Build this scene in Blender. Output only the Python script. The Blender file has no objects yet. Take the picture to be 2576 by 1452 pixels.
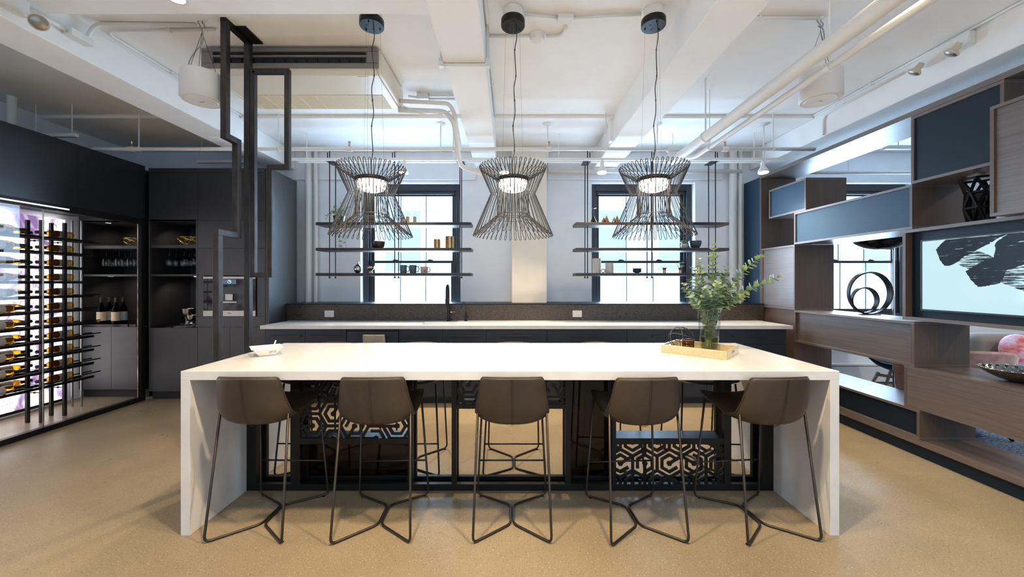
import bpy, bmesh, math, random
from mathutils import Vector, Matrix
PI = math.pi
R = random.Random(7)
S = bpy.context.scene
COL = S.collection

# ------------------------------------------------------------------ camera
EYE = 1.411            # eye height; the room is measured from it: X right, Y into the room, Z up
FPX = 970.0            # focal length for a 2576 px wide frame
cam = bpy.data.cameras.new('camera')
cam.sensor_width = 36.0
cam.lens = 36.0 * FPX / 2576.0
cam.shift_x = (1288 - 1283) / 2576.0
cam.shift_y = (709 - 726) / 2576.0
cam.clip_start = 0.05
cam.clip_end = 200
camo = bpy.data.objects.new('camera', cam)
COL.objects.link(camo)
camo.location = (0, 0, EYE)
camo.rotation_euler = (PI / 2, 0, 0)
S.camera = camo

# ------------------------------------------------------------------ world, exposure
W = bpy.data.worlds.new('sky')
S.world = W
W.use_nodes = True
bg = W.node_tree.nodes['Background']
bg.inputs['Color'].default_value = (0.46, 0.70, 1.0, 1)
bg.inputs['Strength'].default_value = 2.8
S.view_settings.view_transform = 'Standard'
S.view_settings.look = 'None'
S.view_settings.exposure = 0.2
S.view_settings.gamma = 1.0
S.view_settings.use_curve_mapping = False
S.cycles.use_denoising = True
S.cycles.max_bounces = 10
S.cycles.diffuse_bounces = 5
S.cycles.glossy_bounces = 4
S.cycles.transparent_max_bounces = 24
S.cycles.sample_clamp_indirect = 12.0
S.cycles.caustics_reflective = False
S.cycles.caustics_refractive = False

WARM = (1.0, 0.77, 0.50)
def lamp(kind, name, loc, power, color=WARM, aim=None, size=0.05, cone=110, blend=0.6, shape=None):
    l = bpy.data.lights.new(name, kind)
    l.energy = power
    l.color = color
    if kind == 'SPOT':
        l.spot_size = math.radians(cone); l.spot_blend = blend; l.shadow_soft_size = size
    elif kind == 'POINT':
        l.shadow_soft_size = size
    elif kind == 'AREA':
        l.shape = 'RECTANGLE'; l.size, l.size_y = shape
    o = bpy.data.objects.new(name, l)
    COL.objects.link(o)
    o.location = loc
    if aim is None:
        aim = (loc[0], loc[1], loc[2] - 1)
    o.rotation_euler = (Vector(aim) - Vector(loc)).to_track_quat('-Z', 'Y').to_euler()
    return o
def daylight(x0, x1, z0, z1, y, aim_y, power):
    lamp('AREA', 'window_daylight', ((x0 + x1) / 2, y, (z0 + z1) / 2), power, (0.50, 0.73, 1.0), ((x0 + x1) / 2, aim_y, (z0 + z1) / 2), shape=(x1 - x0, z1 - z0))
# daylight falling in through the three windows ahead and the windows behind the camera
for x0, x1 in ((-2.113, -0.70), (1.155, 2.615), (4.26, 5.69)):
    daylight(x0, x1, 0.95, 2.80, 5.82, -10, 115)
for x0, x1, pw in ((-3.6, -1.4, 8), (-0.4, 1.8, 20), (2.8, 4.4, 20), (5.2, 6.9, 40)):
    daylight(x0, x1, 1.0, 2.9, -4.52, 10, pw)

# ceiling downlights of the hall, in front of the table (above the frame)
for x, e in ((-2.05, 68), (-0.65, 215), (0.65, 215), (1.9, 100)):
    lamp('SPOT', 'downlight_and_fill_lamp', (x, 1.50, 3.05), e, WARM, cone=130, blend=0.8, size=0.06)
for x in (-3.4, -0.9, 1.0, 3.0):
    lamp('SPOT', 'downlight_and_fill_lamp', (x, -1.0, 3.05), 14, WARM, cone=130, blend=0.9, size=0.1)  # weak unseen row behind the camera, added as front fill
for x in (-0.6, 1.0, 2.6):
    lamp('SPOT', 'ceiling_fill_lamp', (x, -1.2, 2.25), 80, (1.0, 0.86, 0.70), (x, -0.6, 5), size=0.1, cone=150, blend=0.9)  # unseen upward spots, added only to brighten the ceiling

# ------------------------------------------------------------------ materials
def mat(name, color, rough=0.5, metal=0.0, **k):
    m = bpy.data.materials.new(name)
    m.use_nodes = True
    b = m.node_tree.nodes['Principled BSDF']
    b.inputs['Base Color'].default_value = (*color, 1)
    b.inputs['Roughness'].default_value = rough
    b.inputs['Metallic'].default_value = metal
    if 'spec' in k: b.inputs['Specular IOR Level'].default_value = k['spec']
    if 'coat' in k: b.inputs['Coat Weight'].default_value = k['coat']; b.inputs['Coat Roughness'].default_value = k.get('coat_rough', 0.05)
    if 'sheen' in k: b.inputs['Sheen Weight'].default_value = k['sheen']
    if 'trans' in k: b.inputs['Transmission Weight'].default_value = k['trans']
    if 'emit' in k:
        b.inputs['Emission Color'].default_value = (*k['emit'], 1)
        b.inputs['Emission Strength'].default_value = k['strength']
    return m
def nd(m, typ, **k):
    n = m.node_tree.nodes.new(typ)
    for a, v in k.items(): setattr(n, a, v)
    return n
def ln(m, a, b): m.node_tree.links.new(a, b)
def bsdf(m): return m.node_tree.nodes['Principled BSDF']
def coords(m, scale, kind='Object', rot=(0, 0, 0)):
    tc = nd(m, 'ShaderNodeTexCoord'); mp = nd(m, 'ShaderNodeMapping')
    mp.inputs['Scale'].default_value = scale
    mp.inputs['Rotation'].default_value = rot
    ln(m, tc.outputs[kind], mp.inputs['Vector'])
    return mp.outputs['Vector']
def noise(m, vec, scale=5.0, detail=4.0, rough=0.55):
    n = nd(m, 'ShaderNodeTexNoise')
    n.inputs['Scale'].default_value = scale; n.inputs['Detail'].default_value = detail; n.inputs['Roughness'].default_value = rough
    ln(m, vec, n.inputs['Vector'])
    return n.outputs['Fac']
def ramp(m, fac, stops):
    r = nd(m, 'ShaderNodeValToRGB')
    e = r.color_ramp.elements
    while len(e) < len(stops): e.new(0.5)
    for q, (p, c) in zip(e, stops): q.position = p; q.color = (*c, 1)
    ln(m, fac, r.inputs['Fac'])
    return r.outputs['Color']
def bump(m, h, strength=0.2, dist=0.01):
    b = nd(m, 'ShaderNodeBump')
    b.inputs['Strength'].default_value = strength; b.inputs['Distance'].default_value = dist
    ln(m, h, b.inputs['Height']); ln(m, b.outputs['Normal'], bsdf(m).inputs['Normal'])
def two_tone(name, c0, c1, scale, rough, metal=0.0, lo=0.35, hi=0.65, bmp=0.0, nscale=5.0, **k):
    m = mat(name, c0, rough, metal, **k)
    f = noise(m, coords(m, scale), nscale)
    ln(m, ramp(m, f, [(lo, c0), (hi, c1)]), bsdf(m).inputs['Base Color'])
    if bmp: bump(m, f, bmp, 0.004)
    return m
def glassy(name, tint=(1, 1, 1), gloss_rough=0.02, keep=1.0, ior=1.45):
    """a clear sheet: lets light straight through and mirrors more at grazing angles"""
    m = bpy.data.materials.new(name); m.use_nodes = True
    t = m.node_tree; t.nodes.remove(bsdf(m))
    out = t.nodes['Material Output']
    tr = nd(m, 'ShaderNodeBsdfTransparent'); tr.inputs['Color'].default_value = (*tint, 1)
    gl = nd(m, 'ShaderNodeBsdfGlossy'); gl.inputs['Roughness'].default_value = gloss_rough
    fr = nd(m, 'ShaderNodeFresnel'); fr.inputs['IOR'].default_value = ior
    ge = nd(m, 'ShaderNodeNewGeometry'); iv = nd(m, 'ShaderNodeMath', operation='SUBTRACT'); iv.inputs[0].default_value = 1.0
    ln(m, ge.outputs['Backfacing'], iv.inputs[1])
    mu = nd(m, 'ShaderNodeMath', operation='MULTIPLY'); ln(m, fr.outputs['Fac'], mu.inputs[0]); ln(m, iv.outputs[0], mu.inputs[1])
    mx = nd(m, 'ShaderNodeMixShader')
    ln(m, mu.outputs[0], mx.inputs['Fac']); ln(m, tr.outputs[0], mx.inputs[1]); ln(m, gl.outputs[0], mx.inputs[2])
    ln(m, mx.outputs[0], out.inputs['Surface'])
    return m

M = {}
M['ceiling'] = two_tone('ceiling_paint', (0.85, 0.84, 0.82), (0.88, 0.87, 0.85), (1, 1, 1), 0.75)
M['wall'] = two_tone('daylight_tinted_paint', (0.82, 0.845, 0.88), (0.86, 0.885, 0.92), (1, 1, 1), 0.7)  # cool tint stands in for the bluish daylight on the walls
M['pier'] = two_tone('pier_paint', (0.78, 0.72, 0.62), (0.82, 0.76, 0.66), (1, 1, 1), 0.6)  # cream paint that also takes in the warm spotlight cast
M['pipe'] = mat('pipe_paint', (0.78, 0.77, 0.74), 0.4)
M['quartz'] = two_tone('white_quartz', (0.69, 0.685, 0.67), (0.73, 0.725, 0.71), (3, 3, 3), 0.16, spec=0.35)
M['black'] = mat('black_steel', (0.018, 0.017, 0.016), 0.42, 0.6)
M['wire'] = mat('black_wire', (0.03, 0.028, 0.026), 0.4, 0.3)
M['bronze'] = two_tone('dark_raw_steel', (0.045, 0.041, 0.039), (0.075, 0.068, 0.064), (6, 6, 1.5), 0.38, 0.75)
M['shelf'] = mat('charcoal_shelf', (0.022, 0.020, 0.020), 0.45)
M['leg'] = mat('gunmetal_rod', (0.055, 0.048, 0.040), 0.4, 0.7)
M['navy'] = mat('navy_lacquer', (0.016, 0.022, 0.032), 0.38)
M['chrome'] = mat('chrome', (0.75, 0.74, 0.72), 0.08, 1.0)
M['silver'] = mat('polished_silver', (0.55, 0.52, 0.47), 0.12, 1.0)
M['steel'] = two_tone('brushed_steel', (0.34, 0.32, 0.29), (0.40, 0.38, 0.34), (2, 2, 120), 0.42, 1.0)
M['blackglass'] = mat('black_glass', (0.004, 0.004, 0.005), 0.06, spec=0.25)
M['glass'] = glassy('window_glass')
M['thin_glass'] = glassy('drinking_glass', (0.93, 0.94, 0.95), 0.03, ior=1.5)
M['smoked'] = glassy('smoked_glass', (0.10, 0.085, 0.07), 0.05)
M['amber_glass'] = glassy('amber_glass', (0.55, 0.33, 0.16), 0.05)
M['vase_glass'] = glassy('vase_glass', (0.90, 0.93, 0.92), 0.02, ior=1.5)
M['water'] = glassy('water', (0.72, 0.78, 0.62), 0.02, ior=1.2)
M['copper'] = mat('copper', (0.62, 0.34, 0.19), 0.25, 1.0)
M['brass'] = mat('amber_brass', (0.45, 0.27, 0.11), 0.25, 1.0)
M['gold'] = two_tone('gold_leaf', (0.62, 0.50, 0.28), (0.72, 0.60, 0.38), (14, 14, 14), 0.38, 0.55)
M['goldwire'] = mat('gold_wire', (0.75, 0.55, 0.18), 0.25, 1.0)
M['white_china'] = mat('white_china', (0.80, 0.78, 0.74), 0.35)
M['ivory'] = mat('ivory_ceramic', (0.70, 0.62, 0.54), 0.45)
M['teal_bowl'] = mat('dark_blue_stoneware', (0.03, 0.06, 0.09), 0.25)
M['black_bowl'] = mat('black_stoneware', (0.012, 0.012, 0.016), 0.3)
M['mug'] = two_tone('grey_blue_stoneware', (0.07, 0.09, 0.11), (0.11, 0.13, 0.15), (20, 20, 20), 0.4)
M['mark'] = mat('grey_print', (0.32, 0.31, 0.30), 0.6)
M['ink'] = mat('black_print', (0.02, 0.02, 0.02), 0.5)
M['red'] = mat('red_print', (0.55, 0.04, 0.03), 0.5)
M['cream'] = mat('cream_plastic', (0.66, 0.58, 0.44), 0.4)
M['speaker'] = mat('white_fabric_shell', (0.70, 0.68, 0.66), 0.6)
M['ac'] = mat('cream_plastic_casing', (0.74, 0.69, 0.58), 0.35)
M['ac_grille'] = two_tone('filter_mesh', (0.62, 0.52, 0.34), (0.70, 0.60, 0.42), (200, 200, 1), 0.6)
M['ac_dark'] = mat('grey_brown_plastic', (0.22, 0.19, 0.17), 0.5)
M['void'] = mat('dark_interior', (0.012, 0.012, 0.012), 0.7)
M['outlet'] = mat('outlet_plate', (0.62, 0.60, 0.58), 0.4)
M['led'] = mat('led_white', (0.9, 0.9, 0.9), 0.5, emit=(1.0, 0.95, 0.86), strength=14.0)
M['spot_led'] = mat('spot_bulb', (0.9, 0.9, 0.9), 0.5, emit=(1.0, 0.84, 0.6), strength=16.0)
M['strip'] = mat('reflection_glow', (0.9, 0.9, 0.9), 0.5, emit=(1.0, 0.92, 0.82), strength=2.2)  # glow for the reflected streak on the wine room rail
M['grey_fabric'] = two_tone('grey_taupe_fabric', (0.19, 0.17, 0.15), (0.24, 0.22, 0.19), (60, 60, 60), 0.85, sheen=0.3)
M['pink'] = two_tone('dusty_pink_velvet', (0.48, 0.21, 0.17), (0.66, 0.35, 0.30), (3, 3, 3), 0.6, sheen=0.8)
M['towel'] = two_tone('taupe_towel', (0.27, 0.24, 0.20), (0.37, 0.33, 0.28), (90, 90, 90), 0.95, bmp=0.6)
M['pale_wood'] = two_tone('pale_wood', (0.35, 0.27, 0.20), (0.45, 0.36, 0.28), (20, 20, 2), 0.5)
M['frame'] = mat('window_frame_paint', (0.018, 0.021, 0.026), 0.4)
M['soil'] = mat('dark_stem', (0.06, 0.05, 0.03), 0.8)
M['leaf'] = two_tone('eucalyptus_leaf', (0.17, 0.27, 0.15), (0.37, 0.47, 0.29), (9, 9, 9), 0.5)
M['leaf_young'] = two_tone('young_leaf', (0.30, 0.42, 0.14), (0.45, 0.54, 0.26), (9, 9, 9), 0.5)
M['leaf_ivy'] = two_tone('variegated_leaf', (0.06, 0.12, 0.04), (0.45, 0.47, 0.30), (22, 22, 22), 0.5)
M['stem'] = mat('green_stem', (0.22, 0.26, 0.13), 0.6)
M['sink'] = mat('white_sink', (0.80, 0.79, 0.77), 0.3)
M['candle'] = mat('wax', (0.75, 0.68, 0.55), 0.5)
M['cork'] = mat('dark_foil', (0.02, 0.018, 0.016), 0.35)
M['label'] = mat('paper_label', (0.55, 0.47, 0.42), 0.7)
M['tube_edge'] = mat('edge_steel', (0.35, 0.34, 0.32), 0.25, 1.0)

def wood(name, c0, c1, grain, rough=0.42, lo=0.3, hi=0.7, bmp=0.08, coat=0.0):
    m = mat(name, c0, rough)
    sc = {'x': (1.2, 55, 55), 'y': (55, 1.2, 55), 'z': (55, 55, 1.2)}[grain]
    f = noise(m, coords(m, sc), 2.2, 6.0, 0.65)
    ln(m, ramp(m, f, [(lo, c0), (hi, c1)]), bsdf(m).inputs['Base Color'])
    bump(m, f, bmp, 0.003)
    if coat: bsdf(m).inputs['Coat Weight'].default_value = coat; bsdf(m).inputs['Coat Roughness'].default_value = rough
    return m
M['walnut_y'] = wood('taupe_oak_long', (0.098, 0.072, 0.060), (0.165, 0.126, 0.107), 'y', 0.38, coat=0.45)
M['walnut_x'] = wood('taupe_oak_cross', (0.095, 0.066, 0.050), (0.140, 0.098, 0.076), 'z', 0.4)
M['walnut_edge'] = wood('taupe_oak_edge', (0.17, 0.120, 0.095), (0.27, 0.20, 0.16), 'y', 0.42)
M['blue'] = two_tone('slate_blue_lacquer', (0.022, 0.052, 0.088), (0.027, 0.060, 0.098), (2, 2, 30), 0.40, spec=0.28)
M['blue_dark'] = mat('deep_navy_panel', (0.007, 0.016, 0.026), 0.45, spec=0.25)
M['oak_z'] = wood('black_oak_upright', (0.016, 0.0155, 0.0155), (0.029, 0.028, 0.027), 'z', 0.44, bmp=0.12, coat=0.4)
M['oak_y'] = wood('black_oak_long', (0.010, 0.011, 0.015), (0.020, 0.021, 0.027), 'y', 0.3, bmp=0.12)
M['oak_in'] = wood('black_oak_niche', (0.016, 0.0145, 0.015), (0.032, 0.028, 0.029), 'z', 0.4, bmp=0.12)

def leather():
    m = mat('brown_leather', (0.1, 0.07, 0.05), 0.45)
    v = coords(m, (1, 1, 1))
    f = noise(m, v, 7.0, 5.0, 0.6)
    ln(m, ramp(m, f, [(0.3, (0.040, 0.027, 0.018)), (0.7, (0.064, 0.045, 0.030))]), bsdf(m).inputs['Base Color'])
    g = noise(m, v, 160.0, 3.0)
    bump(m, g, 0.12, 0.002)
    return m
M['leather'] = leather()
M['leather_dark'] = mat('dark_leather_face', (0.030, 0.022, 0.018), 0.38)
M['piping'] = mat('dark_piping', (0.035, 0.026, 0.02), 0.5)

def concrete():
    m = mat('polished_concrete', (0.3, 0.24, 0.16), 0.28, spec=0.16)
    v = coords(m, (1, 1, 1))
    f = noise(m, v, 0.9, 6.0, 0.6)
    base = ramp(m, f, [(0.3, (0.240, 0.190, 0.122)), (0.7, (0.345, 0.278, 0.184))])
    # sand grains: pale chips and dark pits
    chips = ramp(m, noise(m, v, 120.0, 1.5, 0.4), [(0.655, (0, 0, 0)), (0.70, (1, 1, 1))])
    mx = nd(m, 'ShaderNodeMixRGB'); ln(m, chips, mx.inputs['Fac']); ln(m, base, mx.inputs['Color1'])
    mx.inputs['Color2'].default_value = (0.47, 0.40, 0.29, 1)
    pits = ramp(m, noise(m, coords(m, (1.3, 1.3, 1.3)), 95.0, 1.5, 0.4), [(0.31, (1, 1, 1)), (0.345, (0, 0, 0))])
    mx2 = nd(m, 'ShaderNodeMixRGB'); ln(m, pits, mx2.inputs['Fac']); ln(m, mx.outputs[0], mx2.inputs['Color1'])
    mx2.inputs['Color2'].default_value = (0.15, 0.11, 0.07, 1)
    # saw-cut joints every 1.65 m
    sep = nd(m, 'ShaderNodeSeparateXYZ'); ln(m, v, sep.inputs[0])
    outs = []
    for ax, off in (('X', 0.12), ('Y', 2.83)):
        a = nd(m, 'ShaderNodeMath', operation='SUBTRACT'); ln(m, sep.outputs[ax], a.inputs[0]); a.inputs[1].default_value = off - 1.65 * 20.5
        b = nd(m, 'ShaderNodeMath', operation='MODULO'); ln(m, a.outputs[0], b.inputs[0]); b.inputs[1].default_value = 1.65
        c = nd(m, 'ShaderNodeMath', operation='SUBTRACT'); ln(m, b.outputs[0], c.inputs[0]); c.inputs[1].default_value = 0.825
        d = nd(m, 'ShaderNodeMath', operation='ABSOLUTE'); ln(m, c.outputs[0], d.inputs[0])
        e = nd(m, 'ShaderNodeMath', operation='LESS_THAN'); ln(m, d.outputs[0], e.inputs[0]); e.inputs[1].default_value = 0.0018
        outs.append(e.outputs[0])
    mxx = nd(m, 'ShaderNodeMath', operation='MAXIMUM'); ln(m, outs[0], mxx.inputs[0]); ln(m, outs[1], mxx.inputs[1])
    mx3 = nd(m, 'ShaderNodeMixRGB'); ln(m, mxx.outputs[0], mx3.inputs['Fac']); ln(m, mx2.outputs[0], mx3.inputs['Color1'])
    mx3.inputs['Color2'].default_value = (0.33, 0.27, 0.19, 1)
    ln(m, mx3.outputs[0], bsdf(m).inputs['Base Color'])
    rr = ramp(m, noise(m, v, 2.3, 5.0), [(0.3, (0.24, 0.24, 0.24)), (0.7, (0.42, 0.42, 0.42))])
    ln(m, rr, bsdf(m).inputs['Roughness'])
    return m
M['concrete'] = concrete()

def mosaic():
    m = mat('bronze_mosaic', (0.05, 0.04, 0.03), 0.3, 0.5)
    v = coords(m, (1, 1, 1), rot=(PI / 2, 0, 0))
    br = nd(m, 'ShaderNodeTexBrick')
    br.inputs['Scale'].default_value = 1.0; br.inputs['Brick Width'].default_value = 0.014; br.inputs['Row Height'].default_value = 0.012
    br.inputs['Mortar Size'].default_value = 0.0014
    br.inputs['Color1'].default_value = (0.060, 0.046, 0.036, 1); br.inputs['Color2'].default_value = (0.105, 0.082, 0.064, 1)
    br.inputs['Mortar'].default_value = (0.03, 0.025, 0.02, 1)
    ln(m, v, br.inputs['Vector']); ln(m, br.outputs['Color'], bsdf(m).inputs['Base Color'])
    g = noise(m, coords(m, (60, 1, 75)), 1.0, 1.0)
    bump(m, g, 0.6, 0.01)
    return m
M['mosaic'] = mosaic()

def rug():
    m = mat('blue_woven_rug', (0.1, 0.14, 0.2), 0.95)
    v = coords(m, (1, 1, 1))
    f = noise(m, v, 55.0, 3.0, 0.7)
    ln(m, ramp(m, f, [(0.38, (0.03, 0.05, 0.09)), (0.5, (0.10, 0.16, 0.26)), (0.64, (0.26, 0.33, 0.42))]), bsdf(m).inputs['Base Color'])
    bump(m, f, 0.9, 0.02)
    return m
M['rug'] = rug()

def backlit():
    """lit translucent panel with violet smoke veining"""
    m = mat('backlit_stone', (0.8, 0.8, 0.8), 0.3)
    v = coords(m, (1, 0.8, 0.55))
    w = nd(m, 'ShaderNodeTexNoise'); w.inputs['Scale'].default_value = 2.3; w.inputs['Detail'].default_value = 6.0
    w.inputs['Distortion'].default_value = 2.4
    ln(m, v, w.inputs['Vector'])
    c = ramp(m, w.outputs['Fac'], [(0.36, (0.10, 0.055, 0.14)), (0.43, (0.30, 0.22, 0.36)), (0.475, (0.95, 0.90, 0.90)), (0.565, (1.0, 0.98, 0.96)), (0.605, (0.17, 0.10, 0.22)), (0.64, (0.95, 0.88, 0.92))])
    ln(m, c, bsdf(m).inputs['Emission Color'])
    bsdf(m).inputs['Emission Strength'].default_value = 2.4
    return m
M['backlit'] = backlit()

def bottle_mat(name, tint, dark):
    m = bpy.data.materials.new(name); m.use_nodes = True
    t = m.node_tree; b = bsdf(m)
    b.inputs['Base Color'].default_value = (*dark, 1); b.inputs['Roughness'].default_value = 0.06
    tr = nd(m, 'ShaderNodeBsdfTransparent'); tr.inputs['Color'].default_value = (*tint, 1)
    lw = nd(m, 'ShaderNodeLayerWeight'); lw.inputs['Blend'].default_value = 0.42
    mx = nd(m, 'ShaderNodeMixShader')
    ln(m, lw.outputs['Facing'], mx.inputs['Fac']); ln(m, tr.outputs[0], mx.inputs[1]); ln(m, b.outputs[0], mx.inputs[2])
    ln(m, mx.outputs[0], t.nodes['Material Output'].inputs['Surface'])
    return m
M['white_wine'] = bottle_mat('golden_bottle_glass', (0.88, 0.62, 0.10), (0.10, 0.055, 0.01))
M['red_wine'] = bottle_mat('dark_bottle_glass', (0.06, 0.07, 0.04), (0.006, 0.006, 0.005))
M['yellow_label'] = two_tone('yellow_peach_label', (0.62, 0.62, 0.30), (0.72, 0.48, 0.36), (7, 7, 7), 0.7)
M['lilac_label'] = two_tone('lilac_grey_label', (0.40, 0.38, 0.50), (0.58, 0.58, 0.60), (9, 9, 9), 0.7)

def screen():
    m = mat('lit_screen', (0.02, 0.02, 0.02), 0.08)
    bsdf(m).inputs['Emission Color'].default_value = (0.55, 0.79, 0.86, 1)
    bsdf(m).inputs['Emission Strength'].default_value = 0.92
    return m
M['screen'] = screen()
def stroke(name, lo, hi, thr):
    """dry-brush ink on the screen: the bristle streaks leave gaps"""
    m = mat(name, lo, 0.3, spec=0.2)
    t = m.node_tree
    f = noise(m, coords(m, (1, 2.2, 46), rot=(math.radians(-27), 0, 0)), 3.0, 5.0, 0.7)
    tr = nd(m, 'ShaderNodeBsdfTransparent'); mx = nd(m, 'ShaderNodeMixShader')
    a = ramp(m, f, [(thr, (1, 1, 1)), (thr + 0.05, (0, 0, 0))])
    ln(m, a, mx.inputs['Fac']); ln(m, tr.outputs[0], mx.inputs[1]); ln(m, bsdf(m).outputs[0], mx.inputs[2])
    ln(m, mx.outputs[0], t.nodes['Material Output'].inputs['Surface'])
    return m
M['stroke'] = stroke('ink_stroke', (0.012, 0.016, 0.024), None, 0.62)
M['stroke_dry'] = stroke('dry_ink_stroke', (0.015, 0.02, 0.03), None, 0.50)

def facade():
    m = mat('pale_brick', (0.8, 0.8, 0.8), 0.8)
    v = coords(m, (1, 1, 1), rot=(PI / 2, 0, 0))
    br = nd(m, 'ShaderNodeTexBrick'); br.inputs['Scale'].default_value = 1.0
    br.inputs['Brick Width'].default_value = 0.5; br.inputs['Row Height'].default_value = 0.18; br.inputs['Mortar Size'].default_value = 0.015
    br.inputs['Color1'].default_value = (0.82, 0.82, 0.82, 1); br.inputs['Color2'].default_value = (0.70, 0.71, 0.72, 1); br.inputs['Mortar'].default_value = (0.9, 0.9, 0.9, 1)
    ln(m, v, br.inputs['Vector']); ln(m, br.outputs['Color'], bsdf(m).inputs['Base Color'])
    return m
M['facade'] = facade()
M['facade_glass'] = mat('facade_pane', (0.52, 0.56, 0.60), 0.6)
def cushion_mat():
    m = mat('pink_painted_cushion', (0.6, 0.2, 0.3), 0.9, sheen=0.5)
    f = noise(m, coords(m, (3, 3, 5)), 2.2, 6.0, 0.65)
    ln(m, ramp(m, f, [(0.36, (0.50, 0.06, 0.10)), (0.47, (0.66, 0.22, 0.22)), (0.55, (0.62, 0.42, 0.62)), (0.68, (0.70, 0.60, 0.72)), (0.8, (0.75, 0.40, 0.20))]), bsdf(m).inputs['Base Color'])
    return m
M['cushion'] = cushion_mat()
M['towel_print'] = mat('mug_print', (0.62, 0.45, 0.40), 0.5)

# ------------------------------------------------------------------ mesh helpers
class MB:
    def __init__(self): self.v = []; self.f = []
    def add(self, vs, fs):
        n = len(self.v)
        self.v += [tuple(q) for q in vs]
        self.f += [tuple(i + n for i in q) for q in fs]
        return self
    def box(self, x0, x1, y0, y1, z0, z1, M4=None):
        vs = [Vector((x, y, z)) for x in (x0, x1) for y in (y0, y1) for z in (z0, z1)]
        if M4: vs = [M4 @ q for q in vs]
        return self.add(vs, [(0, 1, 3, 2), (4, 6, 7, 5), (0, 4, 5, 1), (2, 3, 7, 6), (0, 2, 6, 4), (1, 5, 7, 3)])
    def prism(self, poly, axis, a, b):
        """poly (u,v) extruded along axis from a to b; axis x: (y,z), y: (x,z), z: (x,y)"""
        def pt(u, v, w): return {'x': (w, u, v), 'y': (u, w, v), 'z': (u, v, w)}[axis]
        n = len(poly)
        vs = [pt(u, v, a) for u, v in poly] + [pt(u, v, b) for u, v in poly]
        fs = [tuple(range(n)), tuple(range(2 * n - 1, n - 1, -1))] + [(i, i + n, (i + 1) % n + n, (i + 1) % n) for i in range(n)]
        return self.add(vs, fs)
    def lathe(self, prof, n=24, c=(0, 0, 0), axis='z', M4=None):
        vs, fs, rings = [], [], []
        for r, h in prof:
            if r < 1e-6:
                rings.append([len(vs)]); vs.append((0, 0, h))
            else:
                rings.append(list(range(len(vs), len(vs) + n)))
                vs += [(r * math.cos(2 * PI * i / n), r * math.sin(2 * PI * i / n), h) for i in range(n)]
        for A, B in zip(rings, rings[1:]):
            for i in range(n):
                j = (i + 1) % n
                if len(A) == 1 and len(B) == 1: break
                if len(A) == 1: fs.append((A[0], B[j], B[i]))
                elif len(B) == 1: fs.append((A[i], A[j], B[0]))
                else: fs.append((A[i], A[j], B[j], B[i]))
        if axis == 'x': vs = [(h, x, y) for x, y, h in vs]
        if axis == 'y': vs = [(x, h, y) for x, y, h in vs]
        if M4: vs = [M4 @ Vector(q) for q in vs]
        return self.add([(q[0] + c[0], q[1] + c[1], q[2] + c[2]) for q in vs], fs)
    def cyl(self, c, r, h, n=24, axis='z'):
        return self.lathe([(0, 0), (r, 0), (r, h), (0, h)], n, c, axis)
    def ball(self, c, r, n=16, sq=(1, 1, 1)):
        k = n // 2
        s = MB().lathe([(r * math.sin(PI * i / k) if 0 < i < k else 0, -r * math.cos(PI * i / k)) for i in range(k + 1)], n)
        return self.add([(q[0] * sq[0] + c[0], q[1] * sq[1] + c[1], q[2] * sq[2] + c[2]) for q in s.v], s.f)
    def tube(self, pts, r, n=8, closed=False, sec=None):
        P = [Vector(q) for q in pts]
        P = [q for i, q in enumerate(P) if i == 0 or (q - P[i - 1]).length > 1e-6]
        L = len(P)
        T = []
        for i in range(L):
            a = P[(i - 1) % L] if (closed or i > 0) else P[i]
            b = P[(i + 1) % L] if (closed or i < L - 1) else P[i]
            t = ((P[i] - a).normalized() + (b - P[i]).normalized()) if a != P[i] and b != P[i] else (b - a)
            T.append(t.normalized() if t.length > 1e-9 else (b - a).normalized())
        up = Vector((0, 0, 1)) if abs(T[0].z) < 0.9 else Vector((1, 0, 0))
        N = (up - T[0] * up.dot(T[0])).normalized()
        vs, fs = [], []
        rad = r if isinstance(r, (list, tuple)) else [r] * L
        for i in range(L):
            if i:
                N = N - T[i] * N.dot(T[i])
                N = N.normalized() if N.length > 1e-9 else T[i].orthogonal().normalized()
            B = T[i].cross(N)
            # widen at mitres
            k = 1.0
            if 0 < i < L - 1 or closed:
                d = (P[i] - P[(i - 1) % L]).normalized().dot(T[i]); k = 1.0 / max(d, 0.5)
            for j in range(n):
                a = 2 * PI * j / n
                vs.append(P[i] + (N * math.cos(a) + B * math.sin(a)) * rad[i] * (k if len(pts) < 12 else 1))
        for i in range(L if closed else L - 1):
            a, b = i * n, ((i + 1) % L) * n
            for j in range(n):
                q = (j + 1) % n
                fs.append((a + j, a + q, b + q, b + j))
        if not closed:
            fs.append(tuple(range(n - 1, -1, -1))); fs.append(tuple(range((L - 1) * n, L * n)))
        return self.add(vs, fs)
    def bar(self, a, b, w, h=None, up=(0, 0, 1)):
        """square bar from a to b"""
        a, b = Vector(a), Vector(b); h = h or w
        t = (b - a).normalized(); u = Vector(up)
        if abs(t.dot(u)) > 0.99: u = Vector((0, 1, 0))
        s = t.cross(u).normalized() * (w / 2); q = s.cross(t).normalized() * (h / 2)
        vs = [p + i * s + j * q for p in (a, b) for i, j in ((-1, -1), (1, -1), (1, 1), (-1, 1))]
        return self.add(vs, [(3, 2, 1, 0), (4, 5, 6, 7), (0, 1, 5, 4), (1, 2, 6, 5), (2, 3, 7, 6), (3, 0, 4, 7)])
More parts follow.
